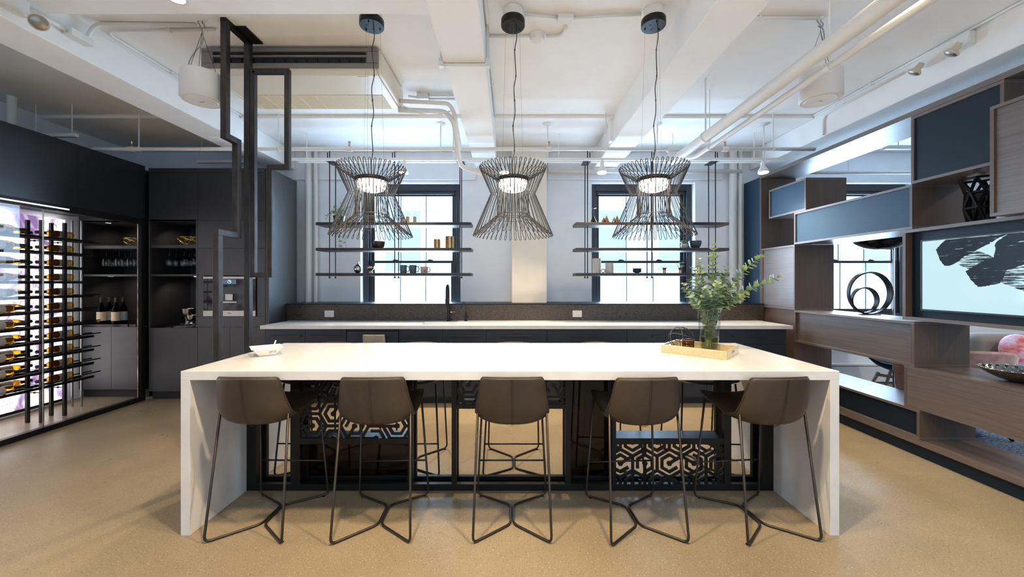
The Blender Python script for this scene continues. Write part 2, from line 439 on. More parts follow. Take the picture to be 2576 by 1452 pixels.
    def build(self, name, m, parent=None, smooth=False, bevel=0, sub=0, loc=None, solid=0):
        me = bpy.data.meshes.new(name)
        me.from_pydata(self.v, [], self.f); me.update()
        bm = bmesh.new(); bm.from_mesh(me)
        bmesh.ops.recalc_face_normals(bm, faces=bm.faces); bm.to_mesh(me); bm.free()
        o = bpy.data.objects.new(name, me); COL.objects.link(o)
        me.materials.append(M[m] if isinstance(m, str) else m)
        if smooth:
            for p in me.polygons: p.use_smooth = True
            if smooth == 'auto': me.set_sharp_from_angle(angle=math.radians(40))
        if solid:
            q = o.modifiers.new('solid', 'SOLIDIFY'); q.thickness = solid; q.offset = 0
        if bevel:
            q = o.modifiers.new('bevel', 'BEVEL'); q.width = bevel; q.segments = 2; q.limit_method = 'ANGLE'
        if sub:
            q = o.modifiers.new('sub', 'SUBSURF'); q.levels = sub; q.render_levels = sub
        if parent: o.parent = parent
        if loc: o.location = loc
        return o
def fillet(pts, r, k=4, closed=False):
    P = [Vector(q) for q in pts]; out = []; n = len(P)
    for i in range(n):
        if not closed and i in (0, n - 1): out.append(P[i]); continue
        a, b, c = P[(i - 1) % n], P[i], P[(i + 1) % n]
        u, w = (a - b), (c - b)
        d = min(r, u.length * 0.48, w.length * 0.48)
        p, q = b + u.normalized() * d, b + w.normalized() * d
        for j in range(k + 1):
            t = j / k
            out.append(p * (1 - t) ** 2 + b * 2 * t * (1 - t) + q * t * t)
    return out
def smooth_path(ctrl, k=6):
    P = [Vector(q) for q in ctrl]; out = []
    P = [P[0] * 2 - P[1]] + P + [P[-1] * 2 - P[-2]]
    for i in range(1, len(P) - 2):
        a, b, c, d = P[i - 1:i + 3]
        for j in range(k):
            t = j / k
            out.append(0.5 * ((2 * b) + (c - a) * t + (2 * a - 5 * b + 4 * c - d) * t * t + (3 * b - a - 3 * c + d) * t ** 3))
    out.append(P[-2])
    return out
def tag(o, label=None, cat=None, group=None, kind=None):
    if label: o['label'] = label
    if cat: o['category'] = cat
    if group: o['group'] = group
    if kind: o['kind'] = kind
    return o
def thing(name, label, cat, loc=(0, 0, 0), rz=0, group=None):
    o = bpy.data.objects.new(name, None); COL.objects.link(o)
    o.empty_display_size = 0.1
    o.location = loc; o.rotation_euler = (0, 0, rz)
    return tag(o, label, cat, group)
def struct(mb, name, m, **k): return tag(mb.build(name, m, **k), kind='structure')
def copy_tree(o, parent=None):
    c = o.copy(); COL.objects.link(c)
    if parent: c.parent = parent
    for ch in list(o.children): copy_tree(ch, c)
    return c
def dup(o, label, loc, rz=None, group=None):
    c = copy_tree(o); c.location = loc; c['label'] = label
    if rz is not None: c.rotation_euler = (0, 0, rz)
    if group: c['group'] = group
    return c
def text_part(body, size, m, parent, mtx, name='lettering', depth=0.0004):
    cu = bpy.data.curves.new(name, 'FONT'); cu.body = body; cu.size = size; cu.align_x = 'CENTER'; cu.align_y = 'CENTER'; cu.extrude = depth
    t = bpy.data.objects.new('t', cu); COL.objects.link(t)
    me = bpy.data.meshes.new_from_object(t.evaluated_get(bpy.context.evaluated_depsgraph_get()))
    bpy.data.objects.remove(t)
    me.name = name; me.materials.clear(); me.materials.append(M[m])
    o = bpy.data.objects.new(name, me); COL.objects.link(o); o.parent = parent; o.matrix_local = mtx
    return o
ORD = ['first', 'second', 'third', 'fourth', 'fifth', 'sixth', 'seventh', 'eighth', 'ninth', 'tenth', 'eleventh', 'twelfth']
# ================================================================== THE SETTING
CZ, BZ, FZ = 3.271, 2.981, 3.137      # ceiling, beam undersides, soffit underside
WY = 5.45                             # window wall
XL, XR, YF = -5.25, 8.6, -4.2
struct(MB().box(XL - 0.2, XR + 0.2, YF - 0.2, WY + 0.5, -0.12, 0), 'floor', 'concrete')
struct(MB().box(XL - 0.2, XR + 0.2, YF - 0.2, WY + 0.5, CZ, CZ + 0.15), 'ceiling', 'ceiling')
struct(MB().box(XL, XR, 4.30, WY, CZ - 0.035, CZ - 0.0005), 'trim_1', 'ceiling', bevel=0.004)
# window wall with three openings
WINS = [(-2.113, -0.70, 0.90, 2.81), (1.155, 2.615, 0.90, 2.81), (4.26, 5.69, 0.90, 2.81)]
w = MB(); px = XL - 0.2
for x0, x1, z0, z1 in WINS:
    w.box(px, x0, WY, WY + 0.35, 0, CZ); w.box(x0, x1, WY, WY + 0.35, 0, z0); w.box(x0, x1, WY, WY + 0.35, z1, CZ); px = x1
w.box(px, XR + 0.2, WY, WY + 0.35, 0, CZ)
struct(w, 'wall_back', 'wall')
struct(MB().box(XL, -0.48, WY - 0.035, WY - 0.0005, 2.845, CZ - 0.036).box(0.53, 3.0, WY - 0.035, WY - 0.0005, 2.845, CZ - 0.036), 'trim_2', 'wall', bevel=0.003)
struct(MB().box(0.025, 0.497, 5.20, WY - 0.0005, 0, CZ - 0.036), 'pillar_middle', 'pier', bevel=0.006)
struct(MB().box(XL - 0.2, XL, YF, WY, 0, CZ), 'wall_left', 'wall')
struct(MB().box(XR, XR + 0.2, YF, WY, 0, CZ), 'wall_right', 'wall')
# wall behind the camera, with its row of windows
FW = [(-3.6, -1.4, 0.95, 2.95), (-0.4, 1.8, 0.95, 2.95), (2.8, 4.4, 0.95, 2.95), (5.2, 6.9, 0.95, 2.95)]
w = MB(); px = XL - 0.2
for x0, x1, z0, z1 in FW:
    w.box(px, x0, YF - 0.3, YF, 0, CZ); w.box(x0, x1, YF - 0.3, YF, 0, z0); w.box(x0, x1, YF - 0.3, YF, z1, CZ); px = x1
w.box(px, XR + 0.2, YF - 0.3, YF, 0, CZ)
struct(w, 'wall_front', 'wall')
# beams
def beam(n, *a): struct(MB().box(*a), 'ceiling_beam_' + n, 'ceiling', bevel=0.008)
beam('left', -3.36, -3.01, YF + 0.01, WY - 0.036, BZ, CZ - 0.036)
beam('middle', -0.476, -0.178, YF + 0.01, WY - 0.001, BZ, CZ - 0.036)
beam('right', 1.155, 1.463, YF + 0.01, WY - 0.036, BZ, CZ - 0.036)
beam('far_right', 3.385, 3.80, YF + 0.01, WY - 0.001, BZ, CZ - 0.036)
for n, x0, x1 in (('left', -3.36, -3.01), ('middle', -0.476, -0.178), ('right', 1.155, 1.463), ('far_right', 3.385, 3.80)):
    struct(MB().box(x0 + 0.002, x1 - 0.002, YF + 0.02, 4.29, CZ - 0.04, CZ - 0.0005), 'trim_' + {'left': '3', 'middle': '4', 'right': '5', 'far_right': '6'}[n], 'ceiling')
struct(MB().box(-3.009, -0.477, YF + 0.02, 2.487, FZ, CZ - 0.0005), 'ceiling_soffit', 'ceiling', bevel=0.004)
struct(MB().box(1.12, 1.155, 4.32, 4.40, BZ + 0.01, CZ - 0.037), 'trim_7', 'ceiling')
# ledge over the backsplash, down to the floor behind the base units
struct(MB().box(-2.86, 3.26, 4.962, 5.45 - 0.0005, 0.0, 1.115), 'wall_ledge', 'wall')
struct(MB().box(-2.87, 3.26, 4.948, 5.448, 1.1155, 1.13), 'trim_8', 'black')
struct(MB().box(-2.87, 3.26, 4.948, 4.9615, 0.9145, 1.115), 'trim_9', 'mosaic')

# windows -----------------------------------------------------------
def window(i, x0, x1, z0, z1):
    y = WY + 0.10
    r = thing('window_%d' % i, None, None, ((x0 + x1) / 2, y, z0))
    tag(r, kind='structure')
    a, b, h = (x0 - x1) / 2, (x1 - x0) / 2, z1 - z0
    f = MB()
    f.box(a, a + 0.075, 0, 0.10, 0, h).box(b - 0.075, b, 0, 0.10, 0, h).box(a + .075, b - .075, 0, 0.10, h - 0.09, h).box(a + .075, b - .075, 0, 0.10, 0, 0.06)
    f.box(a + .075, a + 0.10, 0.03, 0.10, 0.06, h - 0.09).box(b - 0.10, b - .075, 0.03, 0.10, 0.06, h - 0.09).box(a + .10, b - .10, 0.02, 0.10, h - 0.135, h - 0.09)
    f.build('window_frame', 'frame', r, bevel=0.004)
    mid = 0.815
    s = MB()   # lower sash, nearer the room
    s.box(a + 0.10, a + 0.155, 0.035, 0.065, 0.06, mid).box(b - 0.155, b - 0.10, 0.035, 0.065, 0.06, mid).box(a + .155, b - .155, 0.035, 0.065, mid - 0.035, mid).box(a + .155, b - .155, 0.035, 0.065, 0.06, 0.12)
    sh = s.build('lower_sash', 'frame', r, bevel=0.003)
    g0, g1 = a + 0.155, b - 0.155
    for k in (1, 2):
        x = g0 + (g1 - g0) * k / 3
        MB().box(x - 0.005, x + 0.005, 0.045, 0.055, 0.12, mid - 0.035).build('muntin', 'frame', sh)
    MB().box(g0, g1, 0.048, 0.052, 0.12, mid - 0.035).build('glass_pane', 'glass', sh)
    for x in (g0 + 0.3, g1 - 0.3):
        MB().prism([(x - .05, mid), (x + .05, mid), (x + .03, mid + .014), (x - .02, mid + .022)], 'y', 0.04, 0.06).build('sash_lock', 'frame', sh)
    s = MB()
    s.box(a + 0.10, a + 0.14, 0.068, 0.095, mid, h - 0.135).box(b - 0.14, b - 0.10, 0.068, 0.095, mid, h - 0.135).box(a + .14, b - .14, 0.068, 0.095, h - 0.155, h - 0.135).box(a + .14, b - .14, 0.068, 0.095, mid - 0.03, mid + 0.005)
    sh = s.build('upper_sash', 'frame', r, bevel=0.003)
    for k in (1, 2):
        x = g0 + (g1 - g0) * k / 3
        MB().box(x - 0.005, x + 0.005, 0.075, 0.085, mid, h - 0.155).build('muntin', 'frame', sh)
    MB().box(a + .14, b - .14, 0.078, 0.082, mid, h - 0.155).build('glass_pane', 'glass', sh)
for i, q in enumerate(WINS): window(i + 1, *q)
for i, (x0, x1, z0, z1) in enumerate(FW):
    r = thing('window_%d' % (i + 4), None, None, (x0, YF - 0.2, z0)); tag(r, kind='structure')
    d, h = x1 - x0, z1 - z0
    f = MB().box(0, .08, 0, .08, 0, h).box(d - .08, d, 0, .08, 0, h).box(.08, d - .08, 0, .08, 0, .08).box(.08, d - .08, 0, .08, h - .08, h).box(d / 2 - .03, d / 2 + .03, 0, .08, .08, h - .08)
    f.build('window_frame', 'frame', r)
    MB().box(.08, d - .08, .04, .045, .08, h - .08).build('glass_pane', 'glass', r)

# the house across the street
t = thing('brick_building', 'pale brick building across the street seen through the windows', 'building', (1.0, 13.0, -6.0))
f = MB(); f.box(-22, 22, 0, 0.6, 0, 11.0); f.build('facade', 'facade', t)
f = MB()
for x in range(-9, 10):
    for k in range(2):
        z = 4.6 + k * 3.3
        if abs(x) < 6:
            q = MB().box(x * 2.3 - 0.62, x * 2.3 + 0.62, -0.03, 0, z - 0.1, z).box(x * 2.3 - 0.58, x * 2.3 + 0.58, -0.02, 0, z, z + 1.9).build('facade_window', 'facade_glass', t)
tag(t, kind='thing')

# ================================================================== TABLE
t = thing('island_table', 'long white waterfall-edge stone table in the middle of the room', 'table', (0, 2.64, 0))
ty0, ty1 = 2.141 - 2.64, 3.13 - 2.64
MB().box(-1.829, 1.829, ty0, ty1, 0.864, 0.914).build('tabletop', 'quartz', t, bevel=0.0015)
for s in (-1, 1):
    MB().box(s * 1.829, s * 1.778, ty0, ty1, 0, 0.8638).build('end_panel', 'quartz', t, bevel=0.0015)
# black steel screen frame under the table
def X(px, d): return (px - 1283) * d / FPX
def Z(py, d): return EYE - (py - 709) * d / FPX
FD = 2.60; BD = 2.735; TZ = 0.863
scr = MB()
y0, y1 = FD - 2.64, BD - 2.64
def post(mb, xa, xb, front=True, back=True, z0=0.001):
    for a, b, on in ((y0, y0 + 0.03, front), (y1 - 0.03, y1, back)):
        if on: mb.box(xa, xb, a, b, z0, TZ)
fr = MB()
fr.box(-1.777, 1.777, y0, y0 + 0.03, 0.001, 0.045).box(-1.777, 1.777, y1 - 0.03, y1, 0.001, 0.045).box(-1.777, 1.777, y0 + .03, y1 - .03, 0.001, 0.018)
fr.box(-1.777, 1.777, y0, y0 + 0.03, TZ - 0.02, TZ).box(-1.777, 1.777, y1 - 0.03, y1, TZ - 0.02, TZ)
P1 = X(730, FD), X(755, FD); P2 = X(1025, FD), X(1038, FD); P3 = X(1136, FD), X(1148, FD)
P4 = X(1422, FD), X(1436, FD); P5 = X(1540, FD), X(1550, FD); P6 = X(1822, FD), X(1840, FD)
for xa, xb in ((-1.777, X(645, FD)), P1, P2, P3, P4, P5, P6, (X(1918, FD), 1.777)):
    fr.box(xa, xb, y0, y0 + 0.03, 0.045, TZ - 0.02)
    fr.box(xa, xb, y1 - 0.03, y1, 0.045, TZ - 0.02)
zb = Z(1103, FD), Z(1118, FD); zd = Z(1017, FD), Z(1029, FD)
fr.box(P1[1], P2[0], y0, y1, zb[1], zb[0])
fr.box(P3[1], P4[0], y0, y0 + 0.04, zd[1], zd[0]).box(P3[1], P4[0], y1 - 0.04, y1, zd[1], zd[0])
fr.box(P5[1], P6[0], y0, y1, zb[1], zb[0])
fr.build('screen_frame', 'black', t, bevel=0.001)
def lattice(x0, x1, z0, z1, y, flat_top, seed):
    """hexagon fretwork clipped to its opening"""
    rr = random.Random(seed)
    bm = bmesh.new()
    A, wb = 0.083, 0.0098      # apothem of one cell, half width of a bar
    Rr = A * 2 / math.sqrt(3)
    off = 0 if flat_top else PI / 6
    def bar(p, q):
        p, q = Vector(p), Vector(q); d = (q - p); L = d.length; d.normalize(); n = Vector((-d.y, d.x)) * wb
        p = p - d * wb * 0.55; q = q + d * wb * 0.55
        e = 0.0035 + 0.00004 * (len(bm.faces) // 6 % 50)
        vs = [bm.verts.new((v.x, yy, v.y)) for yy in (y - e, y + e) for v in (p - n, q - n, q + n, p + n)]
        for a in ((0, 1, 2, 3), (7, 6, 5, 4), (0, 4, 5, 1), (1, 5, 6, 2), (2, 6, 7, 3), (3, 7, 4, 0)): bm.faces.new([vs[i] for i in a])
    cells = []
    cx, cz = (x0 + x1) / 2, (z0 + z1) / 2
    for i in range(-6, 7):
        for j in range(-5, 6):
            if flat_top: c = (cx + 1.5 * Rr * i, cz + 2 * A * (j + (i % 2) / 2))
            else: c = (cx + 2 * A * (i + (j % 2) / 2), cz + 1.5 * Rr * j)
            if x0 - 0.12 < c[0] < x1 + 0.12 and z0 - 0.12 < c[1] < z1 + 0.12: cells.append(c)
    for c in cells:
        V = lambda k, r: (c[0] + r * math.cos(off + k * PI / 3), c[1] + r * math.sin(off + k * PI / 3))
        rot = rr.randrange(6)
        for k in range(3): bar(V(k, Rr), V(k + 1, Rr))
        arc = [(rot + k) % 6 for k in range(6)]
        for k in arc[:5]: bar(V(k, Rr * 0.60), V(k + 1, Rr * 0.60))
        for k in range(3): bar(V(k, Rr * 0.12), V(k + 3, Rr * 0.12))
        bar(V(rot, 0), V(rot, Rr)); 
        if rr.random() < 0.6: bar(V(rot + 3, Rr * 0.60), V(rot + 3, Rr))
    for co, no in (((x0, 0, 0), (-1, 0, 0)), ((x1, 0, 0), (1, 0, 0)), ((0, 0, z0), (0, 0, -1)), ((0, 0, z1), (0, 0, 1))):
        bmesh.ops.bisect_plane(bm, geom=bm.verts[:] + bm.edges[:] + bm.faces[:], plane_co=co, plane_no=no, clear_outer=True)
    me = bpy.data.meshes.new('fretwork_panel'); bm.to_mesh(me); bm.free()
    o = bpy.data.objects.new('fretwork_panel', me); COL.objects.link(o); me.materials.append(M['black']); o.parent = t
lattice(P1[1], P2[0], zb[0], TZ - 0.02, y0 + 0.015, True, 3)
lattice(P1[1], P2[0], zd[0], TZ - 0.02, y1 - 0.015, True, 5)
lattice(P3[1], P4[0], zd[0], TZ - 0.02, y0 + 0.015, True, 8)
lattice(P5[1], P6[0], 0.045, zb[1], y0 + 0.015, False, 4)
for xa, xb, z0, z1 in ((P1[1], P2[0], 0.045, zb[1]), (P4[1], P5[0], 0.045, TZ - 0.02)):
    MB().box(xa, xb, y1 - 0.018, y1 - 0.012, z0, z1).build('dark_pane', 'smoked', t)

# ================================================================== STOOLS
def make_stool():
    t = thing('bar_stool', 'x', 'stool')
    prof = [(0.225, 0.672, .190), (0.205, 0.680, .198), (0.12, 0.657, .206), (0.0, 0.634, .210), (-0.10, 0.618, .211), (-0.165, 0.617, .211), (-0.214, 0.640, .210), (-0.239, 0.695, .206), (-0.250, 0.77, .192), (-0.261, 0.84, .182), (-0.268, 0.885, .174), (-0.270, 0.897, .166)]
    n = 10; vs, fs = [], []
    for i, (y, z, w) in enumerate(prof):
        s = min(1, max(0, (i - 3) / 4))             # 0 on the seat, 1 on the back
        for j in range(n + 1):
            u = -1 + 2 * j / n
            k = abs(u) ** 2.8
            bend = math.exp(-((i - 5.5) / 2.0) ** 2)
            vs.append((u * w * (1 - 0.02 * k), y + s * 0.050 * k + bend * 0.03 * k, z + (1 - s) * 0.024 * k + bend * 0.030 * k - (0.010 * k if i > 9 else 0)))
    for i in range(len(prof) - 1):
        for j in range(n): fs.append((i * (n + 1) + j, i * (n + 1) + j + 1, (i + 1) * (n + 1) + j + 1, (i + 1) * (n + 1) + j))
    m = MB().add(vs, fs)
    sh = m.build('seat_shell', 'leather', t, smooth=True, solid=0.024, sub=2)
    # inner face of darker hide laid in the shell
    rim = [vs[j] for j in range(n + 1)] + [vs[i * (n + 1) + n] for i in range(1, len(prof))] + [vs[(len(prof) - 1) * (n + 1) + j] for j in range(n - 1, -1, -1)] + [vs[i * (n + 1)] for i in range(len(prof) - 2, 0, -1)]
    cx = Vector((0, 0, 0.7))
    rim = fillet([Vector(q) for q in rim], 0.02, 2, True)
    MB().tube(rim, 0.0052, 6, True).build('edge_piping', 'piping', sh, smooth=True)
    seam = [(0, y - (0.0135 if i > 6 else 0.008 if i > 4 else 0), z - (0.0135 if i < 6 else 0.006)) for i, (y, z, w) in enumerate(prof) if i >= 4]
    for dx in (-0.004, 0.004):
        MB().tube(smooth_path([(dx, q[1], q[2]) for q in seam], 4), 0.0011, 5).build('stitched_seam', 'piping', sh, smooth=True)
    for s in (-1, 1):
        p = [(s * .193, -.170, .676), (s * .212, -.262, .008), (s * .008, -.095, .008), (s * .008, .095, .008), (s * .226, .224, .008), (s * .190, .165, .662)]
        MB().tube(fillet(p, 0.035, 6), 0.0068, 10).build('leg_frame', 'leg', t, smooth=True)
        MB().cyl((s * .200, -.238, 0), 0.008, 0.004, 10).build('foot_pad', 'black', t)
        MB().cyl((s * .200, .208, 0), 0.008, 0.004, 10).build('foot_pad', 'black', t)
    MB().tube([(-.2155, .2075, .236), (.2155, .2075, .236)], 0.0055, 10).build('footrest', 'leg', t, smooth=True)
    return t
names = ['leftmost', 'second from the left', 'middle', 'second from the right', 'rightmost']
proto = make_stool()
near = [(-1.43, 2.33, -1), (-.757, 2.325, 2), (.012, 2.33, 0), (.735, 2.318, 3), (1.452, 2.325, 5)]
for i, (x, y, a) in enumerate(near):
    lab = 'brown leather bar stool on the near side of the table, %s' % names[i]
    if i == 0: proto.location = (x, y, 0); proto.rotation_euler.z = math.radians(a); proto['label'] = lab; proto['group'] = 'bar stools on the near side of the table'
    else: dup(proto, lab, (x, y, 0), math.radians(a), 'bar stools on the near side of the table')
for i, (x, y, a) in enumerate([(-1.47, 3.0, 178), (-.74, 3.0, 181), (.03, 3.0, 180), (.735, 3.0, 183), (1.47, 3.0, 177)]):
    dup(proto, 'brown leather bar stool on the far side of the table, %s' % names[i], (x, y, 0), math.radians(a), 'bar stools on the far side of the table')

# ================================================================== PENDANT LAMPS
def make_pendant():
    t = thing('pendant_lamp', 'x', 'lamp', (0, 2.635, CZ), group='wire pendant lamps over the table')
    MB().cyl((0, 0, -0.068), 0.066, 0.067, 32).build('ceiling_box', 'pipe', t, smooth='auto')
    c = MB().lathe([(0, -.117), (.079, -.117), (.081, -.114), (.081, -.072), (.079, -.0685), (0, -.0685)], 40).build('canopy', 'black', t, smooth='auto')
    for a in (0.5, 2.6, 4.7):
        MB().ball((.055 * math.cos(a), .055 * math.sin(a), -.119), 0.006, 8).build('cable_grip', 'black', c)
    for a in (1.6, 3.6):
        MB().box(.03 * math.cos(a) - .004, .03 * math.cos(a) + .004, .03 * math.sin(a) - .006, .03 * math.sin(a) + .006, -.1185, -.1165).build('slot', 'void', c)
    z0 = -1.411 + 0  # helper: heights below are from eye level plus 1.411 minus ceiling
    def h(z): return z - CZ
    path = [(.02, -.02, -.117)]
    for k in range(1, 12):
        q = k / 12
        path.append((.02 * (1 - q) + .007 * math.sin(k * 2.1), -.02 * (1 - q) + .006 * math.cos(k * 1.7), -.117 + (h(2.135) + .117) * q))
    path.append((0, 0, h(2.135)))
    cb = MB().tube(smooth_path(path, 5), 0.0030, 8).build('power_cable', 'ink', t, smooth=True)
    for k in (2, 4, 6, 8, 10): MB().cyl((path[k][0], path[k][1], path[k][2] - .004), .0048, .008, 8).build('cable_tie', 'black', cb)
    for a in (0.5, 2.6, 4.7):
        MB().tube([(.055 * math.cos(a), .055 * math.sin(a), -.119), (.085 * math.cos(a), .085 * math.sin(a), h(2.125))], 0.0007, 5).build('suspension_wire', 'steel', t)
    d = MB().lathe([(0, h(2.135)), (.02, h(2.135)), (.024, h(2.125)), (.100, h(2.122)), (.108, h(2.118)), (.108, h(2.098)), (.104, h(2.094)), (0, h(2.094))], 48).build('lamp_disc', 'black', t, smooth='auto')
    MB().lathe([(0, h(2.0935)), (.092, h(2.0935)), (.094, h(2.085)), (.092, h(2.058)), (.080, h(2.040)), (.05, h(2.028)), (0, h(2.024))], 40).build('light_diffuser', 'led', t, smooth=True)
    N = 44; w = 0.0068
    def pt(r, z, s): a = s * w / r; return (r * math.cos(a), r * math.sin(a), h(z))
    loop = [pt(.268, 1.735, -1), pt(.150, 2.012, -.6), pt(.224, 2.180, -1), pt(.2275, 2.189, -.75), pt(.229, 2.193, 0), pt(.2265, 2.189, .75), pt(.222, 2.182, 1), pt(.1085, 2.104, .5), pt(.106, 1.866, .5), pt(.262, 1.735, 1), pt(.268, 1.7275, .8), pt(.272, 1.723, 0), pt(.2705, 1.7275, -.8)]
    b = MB().tube(loop, 0.0023, 6, True)
    first = b.build('wire_loop', 'wire', t, smooth=True)
    for k in range(1, N):
        c = first.copy(); COL.objects.link(c); c.parent = t; c.rotation_euler = (0, 0, 2 * PI * k / N)
    for r, z, q in ((.109, 2.107, .0035), (.1075, 1.868, .002), (.124, 1.842, .0018)):
        MB().tube([(r * math.cos(2 * PI * k / 48), r * math.sin(2 * PI * k / 48), h(z)) for k in range(48)], q, 6, True).build('wire_ring', 'wire', t, smooth=True)
    return t
pl = make_pendant()
pl.location.x = -0.945
pl['label'] = 'leftmost of the three black wire hourglass pendant lamps over the table'
dup(pl, 'middle one of the three black wire hourglass pendant lamps over the table', (0.02, 2.635, CZ), 0.07)
dup(pl, 'rightmost of the three black wire hourglass pendant lamps over the table', (0.98, 2.635, CZ), 0.03)
for x in (-.945, .02, .98): lamp('SPOT', 'pendant_light', (x, 2.635, 2.02), 5, (1, .9, .75), cone=150, blend=0.8, size=0.08)
# ================================================================== COUNTER RUN
CF, CB = 4.36, 4.947
wt = MB()
sx0, sx1 = X(1055, 4.55), X(1180, 4.55); sy0, sy1 = 4.45, 4.80
wt.box(-2.827, 3.2, CF, sy0, 0.875, 0.914).box(-2.827, 3.2, sy1, CB, 0.875, 0.914).box(-2.827, sx0, sy0, sy1, 0.875, 0.914).box(sx1, 3.2, sy0, sy1, 0.875, 0.914)
o = wt.build('worktop', 'quartz'); tag(o, 'long white stone worktop over the navy base cabinets below the windows', 'worktop')
sk = thing('sink', 'white rectangular sink let into the long worktop by the tall black tap', 'sink', ((sx0 + sx1) / 2, 4.625, 0.72))
a, b, c, d = (sx0 - sx1) / 2 + 0.001, (sx1 - sx0) / 2 - 0.001, -0.174, 0.174
MB().box(a, a + .006, c, d, 0, .19).box(b - .006, b, c, d, 0, .19).box(a + .006, b - .006, c, c + .006, 0, .19).box(a + .006, b - .006, d - .006, d, 0, .19).box(a + .006, b - .006, c + .006, d - .006, 0, .006).build('basin', 'sink', sk)
MB().cyl((0, 0, .006), 0.04, .003, 20).build('drain', 'steel', sk)
UF = 4.39
seams = [X(p, UF) for p in (667, 768, 871, 1004, 1114, 1223, 1376, 1577, 1778, 1978)]
handles = [(678, 755), (780, 857), (897, 972), (1021, 1094), (1131, 1205), (1262, 1337), (1440, 1514), (1640, 1714), (1844, 1920)]
places = ['first from the left', 'second from the left', None, 'just right of the dishwasher', 'under the right half of the sink', 'left of the pillar in the middle', 'third from the right end', 'second from the right end, behind the tray', 'at the right end against the shelf wall']
for i in range(9):
    x0, x1 = seams[i] + 0.0015, seams[i + 1] - 0.0015
    dw = i == 2
    c = (x0 + x1) / 2
    if dw: t = thing('dishwasher', 'navy panelled dishwasher with a towel hanging from its handle', 'dishwasher', (c, UF, 0))
    else: t = thing('base_cabinet', 'navy base cabinet under the white worktop, ' + places[i], 'cabinet', (c, UF, 0), 0, 'navy base cabinets under the worktop')
    a, b = x0 - c, x1 - c
    zt = 0.70 if i in (3, 4) else 0.866
    MB().box(a, b, 0.024, 0.53, 0.12, zt).box(a, b, 0.09, 0.53, 0.0, 0.12).build('body', 'navy', t)
    if dw:
        MB().box(a + .006, b - .006, 0, 0.022, 0.10, 0.845).build('door', 'navy', t, bevel=0.002)
        MB().box(a + .006, b - .006, 0.004, 0.022, 0.848, 0.866).build('control_strip', 'black', t)
        hp, hz = t, 0.795
    else:
        hp = MB().box(a, b, 0, 0.022, 0.70 + .0015, 0.866).build('drawer_front', 'navy', t, bevel=0.001)
        MB().box(a, b, 0, 0.022, 0.10, 0.70 - .0015).build('door', 'navy', t, bevel=0.001)
        hz = 0.795
    ha, hb = X(handles[i][0], UF - .03) - c, X(handles[i][1], UF - .03) - c
    if i in (7,): ha, hb = -0.17, 0.17
    h = MB().box(ha, hb, -.032, -.022, hz - .006, hz + .006)
    for q in (ha + .012, hb - .022): h.box(q, q + .01, -.023, 0.0, hz - .005, hz + .005)
    h.build('handle', 'bronze', hp, bevel=0.0015)
tw = MB()
tx0, tx1 = X(914, 4.36), X(969, 4.36)
pr = []
for k in range(9):
    a = PI * k / 8
    pr.append((UF - .027 - .013 * math.cos(a), 0.8015 + .010 * math.sin(a)))
front = [(UF - .041, 0.50), (UF - .0405, 0.62), (UF - .0402, 0.74)]
back = [(UF - .0135, 0.74), (UF - .012, 0.66), (UF - .011, 0.55)]
line = front + pr + back
vs, fs = [], []
n = 8
for (y, z) in line:
    for j in range(n + 1):
        u = j / n
        vs.append((tx0 + (tx1 - tx0) * u + 0.004 * math.sin(z * 30), y - (0.003 * math.sin(u * 9) if y < UF - .03 else 0), z))
for i in range(len(line) - 1):
    for j in range(n): fs.append((i * (n + 1) + j, i * (n + 1) + j + 1, (i + 1) * (n + 1) + j + 1, (i + 1) * (n + 1) + j))
o = tw.add(vs, fs).build('hand_towel', 'towel', smooth=True, solid=0.004); tag(o, 'taupe hand towel hanging over the dishwasher handle', 'towel')
# taps
t = thing('kitchen_tap', 'tall black gooseneck tap behind the sink', 'tap', (X(1128, 4.85), 4.86, 0.914))
MB().cyl((0, 0, 0), .024, .012, 24).build('base_ring', 'black', t, smooth='auto')
MB().cyl((0, 0, .012), .017, .19, 24).build('tap_body', 'black', t, smooth='auto')
arc = [(0, 0, .20), (0, 0, .37)] + [(0, -.075 + .075 * math.cos(a), .37 + .085 * math.sin(a)) for a in [PI * k / 12 for k in range(1, 12)]] + [(0, -.15, .36), (0, -.15, .25)]
MB().tube(arc, .0125, 12).build('spout', 'black', t, smooth=True)
MB().lathe([(.0125, 0), (.016, .01), (.016, .09), (.0125, .10)], 16, (0, -.15, .19)).build('spray_head', 'black', t, smooth=True)
l = MB().tube([(.016, 0, .115), (.05, 0, .115)], .008, 12); l.tube([(.045, 0, .115), (.085, -.002, .118)], .0035, 8)
l.build('lever', 'copper', t, smooth=True)
t = thing('water_tap', 'small slim black tap right of the tall gooseneck tap', 'tap', (X(1172, 4.85), 4.86, 0.914))
MB().cyl((0, 0, 0), .018, .008, 20).build('base_ring', 'black', t, smooth='auto')
MB().cyl((0, 0, .008), .015, .075, 20).build('tap_body', 'black', t, smooth='auto')
MB().tube([(0, 0, .08), (0, 0, .19)] + [(-.028 + .028 * math.cos(a), -.01 * k / 6, .19 + .045 * math.sin(a)) for k, a in enumerate([PI * k / 8 for k in range(1, 8)])] + [(-.056, -.012, .18), (-.058, -.012, .150)], .005, 8).build('spout', 'black', t, smooth=True)
MB().tube([(.013, 0, .06), (.034, 0, .062)], .004, 8).build('lever', 'black', t)
